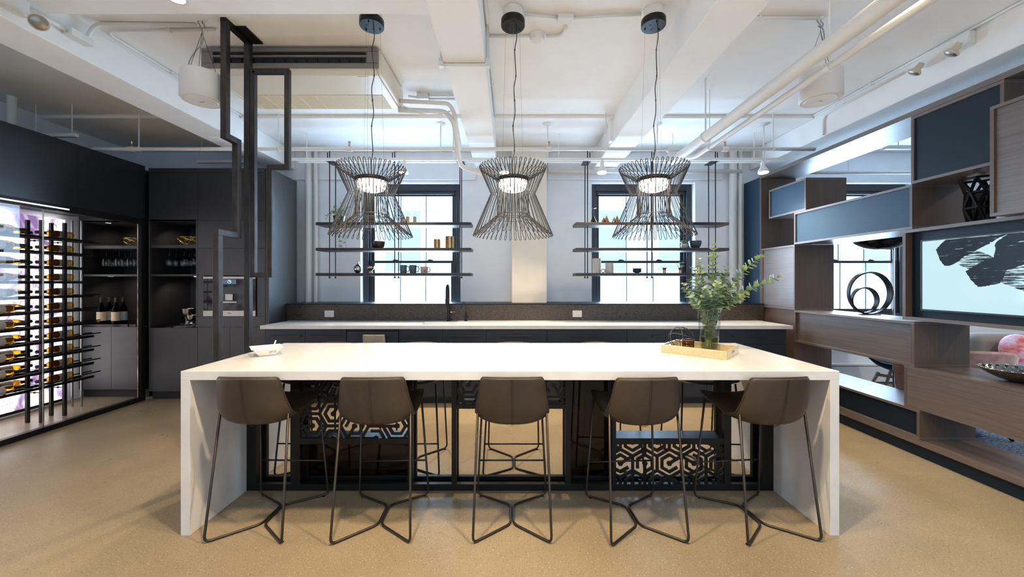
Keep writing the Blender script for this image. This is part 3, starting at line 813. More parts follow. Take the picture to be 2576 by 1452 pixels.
# outlets on the backsplash
def outlet(x, lab):
    t = thing('wall_outlet', lab, 'outlet', (x, 4.948, 1.0))
    MB().box(-.060, .060, -.006, 0, -.042, .042).build('face_plate', 'outlet', t, bevel=0.003)
    s = MB().box(-.017, .017, -.008, -.0055, -.030, .030).build('socket', 'outlet', t, bevel=0.001)
    for z in (-.017, .017):
        MB().box(-.007, -.005, -.0085, -.0078, z - .004, z + .004).box(.005, .007, -.0085, -.0078, z - .004, z + .004).build('slot', 'ink', s)
outlet(X(828.5, 4.948), 'grey wall outlet on the dark backsplash, left of the tap')
outlet(X(1452, 4.948), 'white wall outlet on the dark backsplash, right of the pillar')

# ================================================================== HANGING SHELVES
SD0, SD1 = 4.62, 4.87
def shelves(side, xl, xr, rods):
    xa, xb = X(xl, SD0), X(xr, SD0)
    nm = {'left': 'in front of the left window', 'right': 'in front of the right window'}[side]
    for k, zt in enumerate((2.125, 1.818, 1.516)):
        o = MB().box(xa, xb, SD0, SD1, zt - .034, zt).build('hanging_shelf', 'shelf', bevel=0.001)
        tag(o, '%s charcoal shelf board hanging %s' % (['topmost', 'middle', 'lowest'][k], nm), 'shelf', 'shelf boards hanging ' + nm)
    for k, (x, top) in enumerate(rods):
        w = ['left', 'middle', 'right'][k]
        t = thing('shelf_hanger', 'black rod pair at the %s holding the shelves %s' % (w + (' end' if k != 1 else ''), nm), 'hanger', (x, 4.74, 1.45), 0, 'rod hangers of the shelves')
        sg = 1 if x > 0 else -1
        for y, zt in ((-.08, top), (.08, top - .05)):
            r = MB().cyl((0, y, 0.012), 0.0062, zt - 1.45, 10).build('rod', 'black', t, smooth='auto')
            for z in (1.516, 1.818, 2.125):
                pass
            MB().cyl((0, y, 0.004), .012, .014, 10).build('nut', 'black', r)
        MB().box(-.045, .045, -.10, .10, 1.418, 1.4268).build('hanger_plate', 'black', t)
        MB().box(-.022, .022, -.026, .026, 1.4268, 1.460).build('strut_clamp', 'black', t)
        MB().cyl((sg * .03, -.07, 1.426), .006, .10, 8).build('threaded_stub', 'black', t)
        MB().cyl((sg * .03, .06, 1.426), .006, .06, 8).build('threaded_stub', 'black', t)
shelves('left', 794, 1185, [(-2.18, 2.985), (-1.393, 2.97), (-.605, 2.97)])
shelves('right', 1449, 1834.6, [(.937, 2.99), (1.713, 2.97), (2.482, 2.97)])
ST = (2.125, 1.818, 1.516)
def onshelf(px, k, d=4.74): return (X(px, d), d, ST[k] + .0005)
# left shelves, top: trailing plant and copper cups
t = thing('trailing_plant', 'trailing variegated plant in a dark pot on the top left shelf', 'plant', onshelf(853, 0, 4.72))
MB().lathe([(0, 0), (.055, 0), (.07, .09), (.064, .09), (.055, .08), (0, .08)], 24).build('pot', 'black_bowl', t, smooth='auto')
rp = random.Random(11)
def leaf(mb, c, d, s, up):
    """one rounded leaf blade of several facets, slightly cupped"""
    d = Vector(d).normalized(); n = Vector(up); n = (n - d * n.dot(d)); n = n.normalized() if n.length > 1e-3 else d.orthogonal().normalized()
    b = d.cross(n); c = Vector(c)
    k = 9; vs = [c, c + d * s * 0.52 - n * s * .05]
    for i in range(k):
        a = 2 * PI * i / k
        r = s * 0.5 * (1 + 0.06 * math.cos(3 * a))
        vs.append(c + d * (s * 0.5 - r * math.cos(a)) + b * r * math.sin(a) * 0.95 + n * s * 0.10 * abs(math.sin(a)))
    mb.add(vs[1:], [(0, 1 + i, 1 + (i + 1) % k) for i in range(k)])
stems = [[(0.02, 0, .09), (.05, -.06, .10), (.07, -.13, .0), (.07, -.15, -.16), (.06, -.15, -.34)], [(0, 0, .09), (-.07, -.03, .14), (-.11, -.05, .10), (-.13, -.07, .03)], [(.03, 0, .09), (.09, -.03, .15), (.13, -.10, .05), (.14, -.15, -.14), (.15, -.15, -.30)], [(0, 0, .09), (.02, .0, .20), (.06, -.02, .25)], [(0, 0, .09), (-.04, .0, .19), (-.06, -.01, .22)], [(0, 0, .09), (.07, .02, .19), (.12, .03, .21)], [(0, 0, .09), (.04, -.05, .16), (.03, -.12, .09), (.03, -.15, -.05)], [(0, 0, .09), (-.03, -.07, .14), (-.06, -.12, .06)]]
for q in stems:
    p = smooth_path(q, 7)
    sp = MB().tube(p, .0018, 5).build('stem', 'stem', t)
    lf = MB()
    for i in range(3, len(p) - 1):
        if i > 10 and i % 2: continue
        a = rp.uniform(0, 2 * PI)
        leaf(lf, p[i], (math.cos(a), math.sin(a) - .3, rp.uniform(-.5, .3)), rp.uniform(.026, .042), (rp.uniform(-.4, .4), -.7, .7))
    lf.build('foliage', 'leaf_ivy', sp, smooth=True)
def cup(name, label, cat, loc, r, h, m, group=None, wall=.003, taper=1.0):
    o = MB().lathe([(0, 0), (r * taper, 0), (r, h), (r - wall, h), (r * taper - wall, wall), (0, wall)], 28).build(name, m, smooth='auto', loc=loc)
    return tag(o, label, cat, group)
for px, w, d in ((1012, 'leftmost', 4.78), (1026, 'middle', 4.72), (1043.5, 'rightmost', 4.72)):
    cup('copper_cup', '%s of three slim copper cups on the top left shelf' % w, 'cup', onshelf(px, 0, d), .021, .082, 'copper', 'copper cups on the top left shelf')
def bowl(name, label, cat, loc, r, h, m, foot=.45, group=None, n=36):
    pr = [(0, 0), (r * foot, 0), (r * foot, .004)]
    for k in range(1, 9):
        a = PI / 2 * k / 8
        pr.append((r * foot + (r - r * foot) * math.sin(a), .004 + (h - .004) * (1 - math.cos(a))))
    inner = [(q[0] - .005, q[1] + .002) for q in pr[3:][::-1]]
    o = MB().lathe(pr + inner + [(0, .010)], n).build(name, m, smooth='auto', loc=loc)
    return tag(o, label, cat, group)
bowl('serving_bowl', 'matt black bowl on the middle left shelf', 'bowl', onshelf(952, 1), .088, .085, 'black_bowl')
cup('canister', 'shorter amber metal canister on the middle left shelf', 'canister', onshelf(1099.5, 1), .041, .112, 'brass')
cup('canister', 'taller wider amber metal canister on the middle left shelf, by the hanger rods', 'canister', onshelf(1131, 1), .054, .148, 'brass')
t = thing('bud_vase', 'round chrome bud vase with a short neck on the lowest left shelf', 'vase', onshelf(900.5, 2))
o = MB().lathe([(0, 0), (.025, .002), (.043, .025), (.05, .052), (.043, .08), (.025, .099), (.014, .106), (.013, .135), (.017, .143), (.012, .143), (.010, .11), (0, .11)], 32).build('vase_body', 'silver', t, smooth=True)
t = thing('goblet', 'chrome goblet bowl on a stubby foot on the lowest left shelf', 'goblet', onshelf(933, 2))
MB().lathe([(0, 0), (.024, 0), (.022, .006), (.014, .02), (.018, .035), (.038, .05), (.05, .085), (.046, .085), (.034, .055), (0, .045)], 32).build('goblet_body', 'silver', t, smooth=True)
def mug(label, px, r, h, m, group=None):
    t = thing('mug', label, 'mug', onshelf(px, 2), 0, group)
    MB().lathe([(0, 0), (r * .85, 0), (r, h * .35), (r * 1.02, h), (r * .96, h), (r * .8, .006), (0, .006)], 28).build('cup_body', m, t, smooth='auto')
    MB().tube([(r * .9, 0, h * .85), (r + .022, 0, h * .82), (r + .030, 0, h * .5), (r + .02, 0, h * .2), (r * .88, 0, h * .15)], .005, 8).build('handle', m, t, smooth=True)
    return t
mug('left one of two grey-blue mugs on the lowest left shelf', 1015, .043, .098, 'mug', 'mugs on the lowest left shelf')
mug('right one of two grey-blue mugs on the lowest left shelf', 1039, .043, .098, 'mug', 'mugs on the lowest left shelf')
t = mug('squat pink mug with red print on the lowest left shelf', 1067, .045, .08, 'towel_print')
MB().cyl((.014, -.0455, .03), .012, .003, 16, 'y').build('red_print', 'red', t)
# right shelves
ng = 0
def martini(label, px, d):
    t = thing('martini_glass', label, 'glass', onshelf(px, 0, d), 0, 'upturned glasses on the top right shelf')
    MB().lathe([(.046, 0), (.044, .0), (.004, .085), (.0035, .09)], 24).build('glass_bowl', 'amber_glass', t, smooth='auto')
    MB().lathe([(.0035, .09), (.003, .155), (.004, .17), (.034, .176), (.034, .178), (0, .178)], 24).build('glass_stem', 'thin_glass', t, smooth='auto')
for px, d, w in ((1493, 4.68, 'leftmost one'), (1519, 4.80, 'second from the left'), (1526, 4.68, 'third from the left'), (1545, 4.80, 'fourth from the left'), (1552.5, 4.68, 'rightmost, by the pendant lamp')):
    martini('upturned amber cocktail glass on the top right shelf, ' + w, px, d)
t = thing('potted_succulent', 'small succulent in a pale round pot on the middle right shelf', 'plant', onshelf(1721, 1))
MB().lathe([(0, 0), (.022, 0), (.038, .02), (.04, .04), (.033, .058), (.028, .058), (.03, .05), (0, .05)], 24).build('pot', 'ivory', t, smooth='auto')
lf = MB()
for k in range(26):
    a = k * 2.4; q = .2 + .8 * k / 26
    leaf(lf, (0.012 * math.cos(a), .012 * math.sin(a), .055), (math.cos(a) * (1.1 - q), math.sin(a) * (1.1 - q), .35 + q * .7), .05, (0, 0, 1))
lf.build('rosette', 'leaf', t, smooth=True)
bowl('serving_bowl', 'dark blue stoneware bowl on the middle right shelf', 'bowl', onshelf(1748.5, 1), .073, .092, 'teal_bowl')
def candle(label, px, r, h):
    t = thing('candle_jar', label, 'candle', onshelf(px, 2), 0, 'ivory candle jars on the lowest right shelf')
    MB().lathe([(0, 0), (r, 0), (r, h), (r - .006, h), (r - .006, h - .03), (0, h - .03)], 32).build('jar', 'ivory', t, smooth='auto')
    MB().cyl((0, 0, h - .03), .0015, .012, 6).build('wick', 'ink', t)
candle('taller ivory candle jar at the left of the lowest right shelf', 1501, .053, .18)
candle('shorter ivory candle jar on the lowest right shelf', 1533, .051, .125)
t = thing('wire_orb', 'small copper wire orb between the two ivory candle jars', 'ornament', onshelf(1517.5, 2, 4.665))
q = MB()
for a, b in ((0, 0), (.9, .3), (1.7, .9), (2.4, 1.4), (1.2, 2.2)):
    RM = Matrix.Rotation(a, 3, 'X') @ Matrix.Rotation(b, 3, 'Z')
    q.tube([RM @ Vector((.025 * math.cos(2 * PI * k / 20), .025 * math.sin(2 * PI * k / 20), 0)) + Vector((0, 0, .027)) for k in range(20)], .0028, 5, True)
q.build('wire_bands', 'copper', t, smooth=True)
bowl('rice_bowl', 'lower of two stacked dark blue bowls on the lowest right shelf', 'bowl', onshelf(1602.5, 2), .055, .034, 'teal_bowl', group='stacked bowls on the lowest right shelf')
p = onshelf(1602.5, 2)
bowl('rice_bowl', 'upper of two stacked dark blue bowls on the lowest right shelf', 'bowl', (p[0], p[1], p[2] + .024), .0555, .034, 'teal_bowl', group='stacked bowls on the lowest right shelf')
def flare(label, px, plant):
    t = thing('flared_cup', label, 'cup', onshelf(px, 2), 0, 'flared copper cups on the lowest right shelf')
    MB().lathe([(0, 0), (.02, 0), (.019, .03), (.022, .05), (.031, .066), (.028, .066), (.018, .05), (.015, .006), (0, .006)], 24).build('cup_body', 'copper', t, smooth='auto')
    if plant:
        lf = MB()
        for k in range(12):
            a = k * 2.4
            lf.tube([(0, 0, .03), (.02 * math.cos(a), .02 * math.sin(a), .07), (.04 * math.cos(a), .04 * math.sin(a), .09)], .001, 4)
            leaf(lf, (.035 * math.cos(a), .035 * math.sin(a), .085 + .02 * (k % 3)), (math.cos(a), math.sin(a), .4), .024, (0, 0, 1))
        lf.build('sprig', 'leaf_young', t)
flare('empty flared copper cup on the lowest right shelf', 1671, False)
flare('flared copper cup holding a small green sprig on the lowest right shelf', 1711, True)
cup('copper_cup', 'short copper cup at the right end of the lowest right shelf, behind the eucalyptus', 'cup', onshelf(1757, 2), .028, .07, 'copper')

# ================================================================== ON THE TABLE
TT = 0.9145
t = thing('melamine_tray_bowl', 'small white square bowl with a spoon on the left end of the table', 'bowl', (-1.655, 2.62, TT), math.radians(38))
ob = MB()
def sq(h, z): return [(-h, -h, z), (h, -h, z), (h, h, z), (-h, h, z)]
rings = [sq(.045, 0), sq(.082, .05), sq(.092, .052), sq(.092, .056), sq(.080, .055), sq(.042, .006)]
vs = [q for r in rings for q in r]; fs = [(3, 2, 1, 0), (20, 21, 22, 23)]
for i in range(5):
    for j in range(4): fs.append((i * 4 + j, i * 4 + (j + 1) % 4, (i + 1) * 4 + (j + 1) % 4, (i + 1) * 4 + j))
ob.add(vs, fs).build('bowl_body', 'white_china', t, bevel=0.004)
sp = MB().tube([(.0, .02, .012), (.05, .05, .055), (.062, .06, .085)], .0042, 8)
sp.build('spoon', 'white_china', t, smooth=True)
text_part('#10', .026, 'mark', t, Matrix.Translation((.03, -.0665, .027)) @ Matrix.Rotation(math.radians(90 + 36.5), 4, 'X'))
# gold tray
ang = math.atan2(2.465 - 2.748, 1.347 - 1.04)
tr = thing('serving_tray', 'gold-leaf rectangular tray with cut-out handles near the table end', 'tray', (1.322, 2.693, TT), ang)
L, Wd, H, w = .209, .155, .055, .012
MB().box(-L, L, -Wd, Wd, 0, .008).build('tray_base', 'gold', tr, bevel=0.001)
MB().box(-L, L, -Wd, -Wd + w, .008, H).box(-L, L, Wd - w, Wd, .008, H).build('long_rim', 'gold', tr, bevel=0.0015)
def slot_side(x0, x1):
    m = MB(); hs, z0, z1 = .036, .026, .042
    m.box(x0, x1, -Wd + w, -hs, .008, H).box(x0, x1, hs, Wd - w, .008, H).box(x0, x1, -hs, hs, .008, z0).box(x0, x1, -hs, hs, z1, H)
    m.build('handle_rim', 'gold', tr)
slot_side(-L, -L + w); slot_side(L - w, L)
VX, VY = 1.406, 2.722
t = thing('glass_vase', 'tall tapered clear glass vase of water on the gold tray', 'vase', (VX, VY, TT + .009))
MB().lathe([(0, 0), (.052, 0), (.055, .004), (.078, .295), (.075, .295), (.050, .018), (0, .016)], 40).build('vase_wall', 'vase_glass', t, smooth='auto')
MB().lathe([(0, .017), (.0495, .019), (.0575, .10), (0, .10)], 32).build('water', 'water', t, smooth='auto')
eu = thing('eucalyptus_bunch', 'bunch of silver-green eucalyptus branches standing in the glass vase', 'plant', (VX, VY, TT + .03))
re = random.Random(21)
def branch(q, nl, s0, young=False):
    p = smooth_path(q, 12)
    st = MB().tube(p, [.0032 * (1 - .6 * i / len(p)) for i in range(len(p))], 6).build('branch', 'stem', eu, smooth=True)
    lf = MB(); n = len(p); tip = MB()
    for k in range(nl):
        u = .10 + .90 * k / (nl - 1)
        i = min(n - 2, int(u * (n - 1))); c = p[i].lerp(p[i + 1], u * (n - 1) - i); d = (p[i + 1] - p[i]).normalized()
        a = k * 1.57 + re.uniform(-.5, .5)
        o = d.orthogonal().normalized(); o = Matrix.Rotation(a, 3, d) @ o
        s = s0 * (1.15 - .55 * max(0, u - .45) / .55) * re.uniform(.85, 1.15)
        z = c.z
        if z < .27:   # inside the vase: leaves stay close to the stem
            s = min(s, .034)
        for sg in (1, -1):
            dd = o * sg + d * .45 + Vector((0, 0, re.uniform(-.2, .2)))
            if z < .27:
                e = Vector((c.x, c.y, 0)) + Vector((dd.x, dd.y, 0)).normalized() * s
                if e.length > .046 + .07 * z: continue
            leaf(tip if (u > .82 and young) else lf, c, dd, s, d + Vector((re.uniform(-.3, .3), re.uniform(-.3, .3), .2)))
    lf.build('leaves', 'leaf', st, smooth=True)
    if tip.v: tip.build('young_leaves', 'leaf_young', st, smooth=True)
def bq(tx, ty, tz, bx, by, lean=.5):
    """from the vase bottom over the rim to the tip"""
    a = math.atan2(ty, tx); rr = .058
    return [(bx, by, .005), (math.cos(a) * rr * .25, math.sin(a) * rr * .25, .14), (math.cos(a) * rr, math.sin(a) * rr, .27), (tx * lean, ty * lean, .27 + (tz - .27) * .55), (tx, ty, tz)]
branch(bq(.02, -.03, .72, -.01, .01, .75), 25, .056, True)
branch(bq(.05, .04, .69, -.02, .0, .7), 24, .058, True)
branch(bq(-.06, .03, .62, .02, -.01, .7), 23, .056, True)
branch(bq(-.12, -.03, .56, .02, .01, .75), 22, .050)
branch(bq(-.17, .02, .45, .02, .0, .8), 20, .044)
branch(bq(-.15, -.06, .36, .015, .02, .8), 18, .042)
branch(bq(.32, -.05, .64, -.02, .015, .52), 32, .058, True)
branch(bq(.44, -.06, .50, -.025, .01, .50), 34, .054)
branch(bq(.20, -.10, .38, -.01, .02, .7), 20, .050, True)
branch(bq(.0, -.12, .46, .0, .025, .75), 20, .054, True)
branch(bq(-.02, .12, .52, .0, -.025, .7), 20, .056)
branch(bq(.14, .08, .50, -.02, -.01, .7), 20, .056)
branch(bq(-.08, -.10, .42, .01, .02, .75), 19, .048)
branch(bq(.09, -.06, .56, -.01, .0, .7), 22, .056)
branch(bq(.10, -.10, .44, -.015, .01, .75), 19, .050)
branch(bq(-.10, .08, .48, .02, -.015, .75), 20, .050)
# wire sphere with candle cup
cxy = (1.24, 2.745)
t = thing('candle_holder', 'black wire sphere candle holder with an amber mesh cup on the gold tray', 'candle holder', (cxy[0], cxy[1], TT + .0085))
for k, (a, b) in enumerate(((1.2, .2), (1.5, 1.3), (.5, 2.3), (1.35, 2.7))):
    RM = Matrix.Rotation(b, 3, 'Z') @ Matrix.Rotation(a, 3, 'X')
    MB().tube([RM @ Vector((.082 * math.cos(2 * PI * j / 48), .082 * math.sin(2 * PI * j / 48), 0)) + Vector((-.022, 0, .086)) for j in range(48)], .0028, 6, True).build('wire_hoop', 'bronze', t, smooth=True)
c = MB().lathe([(0, .001), (.038, .001), (.040, .075), (.0385, .075), (.0365, .004), (0, .004)], 32).build('candle_cup', 'amber_glass', t, smooth='auto', loc=(.028, 0, 0))
g = MB()
for k in range(20):
    a = 2 * PI * k / 20; g.tube([(.0388 * math.cos(a), .0388 * math.sin(a), .002), (.0406 * math.cos(a), .0406 * math.sin(a), .075)], .0009, 4)
for z in (.02, .04, .058): g.tube([(.0402 * math.cos(2 * PI * k / 24), .0402 * math.sin(2 * PI * k / 24), z) for k in range(24)], .0009, 4, True)
g.build('mesh', 'brass', c)
g = MB().tube([(.0405 * math.cos(2 * PI * k / 32), .0405 * math.sin(2 * PI * k / 32), .0755) for k in range(32)], .0022, 6, True).build('rim', 'brass', c, smooth=True)
MB().cyl((0, 0, .005), .03, .022, 20).build('candle', 'candle', c)
# ================================================================== TALL BLACK CABINETS
TF, TBK = 4.60, 5.20
def niche_unit(name, label, x0, x1, nx0, nx1, yf, yb, doors, right_jamb=True):
    t = thing(name, label, 'cabinet', ((x0 + x1) / 2, yf, 0))
    c = (x0 + x1) / 2; a, b, n0, n1 = x0 - c, x1 - c, nx0 - c, nx1 - c; D = yb - yf
    zb, zt = 0.894, 2.132
    MB().box(a, n0, .02, D, .10, 2.767).box(n1, b, .02, D, .10, 2.767).box(n0, n1, D - .02, D, .10, 2.767).box(n0, n1, .02, D - .02, zt + .02, 2.767).box(n0, n1, .02, D - .02, .10, zb - .03).build('carcass', 'oak_in', t)
    MB().box(a, b, .05, D, 0, .10).build('toe_kick', 'void', t)
    MB().box(a, n0, 0, .02, zb - .025, zt).box(n1, b, 0, .02, zb - .025, zt).build('face_frame', 'oak_z', t)
    MB().box(a + .0015, b - .0015, 0, .02, zt + .0015, 2.713).build('upper_door', 'oak_z', t, bevel=.0008)
    MB().box(a, b, 0, .02, 2.717, 2.767).build('cornice', 'oak_z', t)
    MB().box(n0, n1, .001, D - .021, zb - .03, zb).build('niche_top', 'blackglass', t, bevel=.001)
    k = len(doors) + 1
    es = [a] + [q - c for q in doors] + [b]
    for p, q in zip(es, es[1:]): MB().box(p + .0015, q - .0015, 0, .02, .102, zb - .032).build('lower_door', 'oak_z', t, bevel=.0008)
    MB().box(n0, n1, .012, D - .021, 1.814, 1.852).build('shelf_board', 'oak_in', t, bevel=.001)
    MB().box(n0, n1, .012, D - .021, 1.477, 1.501).build('shelf_board', 'oak_in', t, bevel=.001)
    MB().box(n0, n1, .0, D - .02, zt, zt + .02).build('niche_ceiling', 'oak_in', t)
    for z, q in ((zt - .001, n1 - .06), (1.476, n1 - .09)):
        MB().lathe([(0, 0), (.024, 0), (.026, .004), (0, .004)], 20, (q, .12, z - .004)).build('puck_light', 'led', t)
        lamp('SPOT', 'puck_lamp', (c + (n0 + n1) / 2 - .08, yf + .16, z - .012), 3.2, (1, .9, .76), (c + n0 + .15, yf + .40, z - .6), .01, 130, .7)
    return t
niche_unit('niche_cabinet', 'tall black oak cabinet with a lit niche of hanging glasses, left of the coffee machine', X(374, TF), X(497, TF) - .0005, X(378, TF), X(493, TF), TF, TBK, [])
niche_unit('niche_cabinet', 'black oak niche cabinet behind the glass at the end of the wine room', -5.235, -4.43, -5.19, -4.50, 4.68, 5.20, [X(280, 4.68)])
x0, x1 = X(497, TF) + .0005, -2.875
c = (x0 + x1) / 2
t = thing('appliance_cabinet', 'tall black oak cabinet holding the built-in coffee machine', 'cabinet', (c, TF, 0))
a, b = x0 - c, x1 - c
mx0, mx1 = X(514, TF) - c, X(645, TF) - c
MB().box(a, b - .02, .02, .60, .10, 1.0).box(a, b - .02, .02, .60, 1.484, 2.767).box(a, b - .02, .45, .60, 1.0, 1.484).box(a, mx0 - .004, .02, .45, 1.0, 1.484).box(mx1 + .004, b - .02, .02, .45, 1.0, 1.484).build('carcass', 'oak_in', t)
MB().box(b - .0195, b, 0, .60, 0, 2.767).build('side_panel', 'oak_z', t)
MB().box(a, b - .02, .05, .60, 0, .10).build('toe_kick', 'void', t)
mid = X(578, TF) - c
e = b - .045
for p, q, z0, z1, n in ((a, e, 2.142, 2.713, 'upper_door'), (a, e, 1.812, 2.139, 'door'), (a, e, 1.487, 1.809, 'door'), (a, mx0 - .003, 1.0, 1.484, 'filler'), (mx1 + .003, e, 1.0, 1.484, 'filler'), (a, e, .872, .997, 'drawer_front'), (a, mid, .102, .869, 'lower_door'), (mid, e, .102, .869, 'lower_door'), (a, e, 2.717, 2.767, 'cornice'), (e + .002, b - .02, .102, 2.767, 'filler')):
    MB().box(p + .0015, q - .0015, 0, .02, z0, z1).build(n, 'oak_z', t, bevel=.0008)
# coffee machine
cm = thing('coffee_machine', 'built-in black and steel coffee machine with a lit clock display', 'coffee machine', (c + (mx0 + mx1) / 2, TF, 1.001))
h, w = 1.4735 - 1.001, (mx1 - mx0) / 2
MB().box(-w + .01, w - .01, .002, .42, .005, h - .005).build('body', 'void', cm)
MB().box(-w, w, -.018, 0, h - .028, h).build('top_trim', 'steel', cm, bevel=.001)
lo = MB().box(-w, w, -.018, 0, 0, .066).build('lower_trim', 'steel', cm, bevel=.001)
text_part('Miele', .021, 'ink', lo, Matrix.Translation((0, -.0185, .036)) @ Matrix.Rotation(PI / 2, 4, 'X'))
MB().box(-w, w, -.014, 0, .067, h - .029).build('glass_front', 'blackglass', cm)
MB().box(-.20, .20, -.016, -.0141, h - .205, h - .125).build('brew_panel', 'navy', cm, bevel=.001)
MB().box(-.045, .045, -.024, -.0141, h - .285, h - .206).build('spout_block', 'steel', cm, bevel=.004)
MB().box(-.085, .085, -.017, -.0141, h - .315, h - .295).build('drip_ledge', 'steel', cm, bevel=.002)
dp = MB().box(-.08, .08, -.0155, -.0141, h - .090, h - .036).build('display', mat('clock_display', (.02, .05, .07), .2, emit=(.10, .22, .30), strength=.25), cm)
ck = mat('clock_marks', (.1, .4, .5), .3, emit=(.35, .80, 1.0), strength=3)
q = MB()
for k in range(12):
    aa = 2 * PI * k / 12
    q.box(.020 * math.cos(aa) - .002, .020 * math.cos(aa) + .002, -.0165, -.0156, h - .063 + .020 * math.sin(aa) - .002, h - .063 + .020 * math.sin(aa) + .002)
q.box(-.0015, .0015, -.0165, -.0156, h - .063, h - .049).box(-.0015, .011, -.0165, -.0156, h - .0645, h - .0615)
q.build('clock_face', ck, dp)
# niche contents
def wire_basket(label, loc, r, hh):
    t = thing('wire_basket', label, 'basket', loc)
    rb = random.Random(5); g = MB()
    for k in range(34):
        a0 = rb.uniform(0, 2 * PI); a1 = a0 + rb.choice((-1, 1)) * rb.uniform(.6, 1.6)
        p = []
        for i in range(7):
            u = i / 6; aa = a0 + (a1 - a0) * u; rr = r * (.50 + .50 * math.sin(u * PI / 2)); p.append((rr * math.cos(aa), rr * math.sin(aa), .004 + (hh - .004) * u))
        g.tube(p, .0022, 5)
    g.build('woven_wires', 'goldwire', t, smooth=True)
    for z, q in ((hh, 1.0), (.004, .5)):
        MB().tube([(r * q * math.cos(2 * PI * k / 36), r * q * math.sin(2 * PI * k / 36), z) for k in range(36)], .003, 6, True).build('rim_wire' if q == 1 else 'base_wire', 'goldwire', t, smooth=True)
wire_basket('gold wire basket on the upper shelf of the lit niche, left of the coffee machine', (-3.955, 4.84, 1.853), .172, .105)
wire_basket('gold wire basket on the upper shelf of the niche behind the wine room glass', (-4.712, 4.90, 1.853), .16, .10)
def wine_glass(label, loc, group):
    t = thing('wine_glass', label, 'glass', loc, 0, group)
    MB().lathe([(0, 0), (.034, -.001), (.034, -.003), (.006, -.008), (.004, -.02), (.004, -.085), (.010, -.092)], 24).build('stem_and_foot', 'thin_glass', t, smooth='auto')
    MB().lathe([(.006, -.090), (.030, -.105), (.043, -.130), (.047, -.165), (.043, -.205), (.0415, -.205), (.045, -.165), (.041, -.131), (.028, -.107), (.0, -.094)], 28).build('glass_bowl', 'thin_glass', t, smooth='auto')
def glass_row(nm, spots, gl):
    names = ['first', 'second', 'third', 'fourth', 'fifth', 'sixth']
    for i, (px, d) in enumerate(spots):
        wine_glass('upturned wine glass in the niche %s, %s from the left' % (nm, names[i]), (X(px, d), d, 1.8132), gl)
glass_row('left of the coffee machine', [(426, 4.74), (442, 4.84), (461, 4.98), (464, 4.72), (475, 4.90), (489, 4.74)], 'glasses hanging in the lit niche')
glass_row('behind the wine room glass', [(267, 4.80), (285, 4.95), (299, 4.80), (315, 4.95), (329, 4.80), (344, 4.95)], 'glasses hanging in the wine room niche')
def pot(label, name, cat, px, d, r, hh):
    o = MB().lathe([(0, 0), (r * .55, 0), (r * .5, .01), (r * .85, hh * .45), (r, hh), (r * .96, hh), (r * .8, hh * .45), (0, .02)], 32).build(name, 'silver', smooth='auto', loc=(X(px, d), d, .8965))
    tag(o, label, cat)
o = MB().lathe([(0, 0), (.14, 0), (.16, .006), (.16, .008), (.13, .003), (0, .003)], 40).build('silver_tray', 'silver', smooth='auto', loc=(X(486, 4.78), 4.80, .8945)); tag(o, 'round silver tray under the silver bowls in the lit niche', 'tray')
def silver_bowl(label, px, d, r, hh):
    o = MB().lathe([(0, 0), (r * .5, 0), (r * .48, .01), (r * .8, hh * .35), (r, hh), (r * .97, hh), (r * .76, hh * .37), (0, .016)], 36).build('silver_bowl', 'silver', smooth='auto', loc=(X(px, d), d, .9035))
    tag(o, label, 'bowl', 'silver bowls in the lit niche')
silver_bowl('back silver bowl, larger, in the lit niche left of the coffee machine', 474, 4.86, .085, .17)
silver_bowl('front silver bowl, smaller, on the tray in the lit niche', 483, 4.71, .055, .10)
def bottle(parent, m, lab_m, L=.31, r=.037, label_z=(.05, .14)):
    body = MB().lathe([(0, .012), (.012, .010), (r * .8, 0), (r, .006), (r, .175), (r * .82, .205), (.0165, .235), (.0145, L - .02), (.016, L - .02), (.016, L), (0, L)], 20).build('bottle_glass', m, parent, smooth='auto')
    MB().lathe([(r + .0006, label_z[0]), (r + .0006, label_z[1])], 20).build('paper_label', lab_m, parent, smooth=True)
    MB().lathe([(.0150, L - .075), (.0170, L - .02), (.0172, L + .001), (0, L + .001)], 16).build('foil_capsule', 'cork', parent, smooth='auto')
for px, d, m, lm, s, w in ((255, 4.77, 'white_wine', 'yellow_label', .93, 'first from the left, with a yellow label'), (275, 4.86, 'red_wine', 'lilac_label', .98, 'second from the left, with a lilac label'), (292, 4.77, 'white_wine', 'yellow_label', .93, 'third from the left, with a yellow label'), (310, 4.84, 'red_wine', 'lilac_label', .98, 'rightmost, with a lilac label')):
    t = thing('wine_bottle', 'standing wine bottle on the wine room counter, ' + w, 'bottle', (X(px, d), d, .8945), 0, 'wine bottles standing on the wine room counter')
    bottle(t, 'red_wine', lm, .32, .043, (.035, .145))
t = thing('decanter', 'clear glass decanter at the right end of the wine room counter', 'decanter', (X(343, 4.82), 4.82, .8945))
MB().lathe([(0, 0), (.05, .0), (.065, .03), (.05, .08), (.018, .13), (.016, .19), (.025, .21)], 28).build('decanter_glass', 'thin_glass', t, smooth='auto')

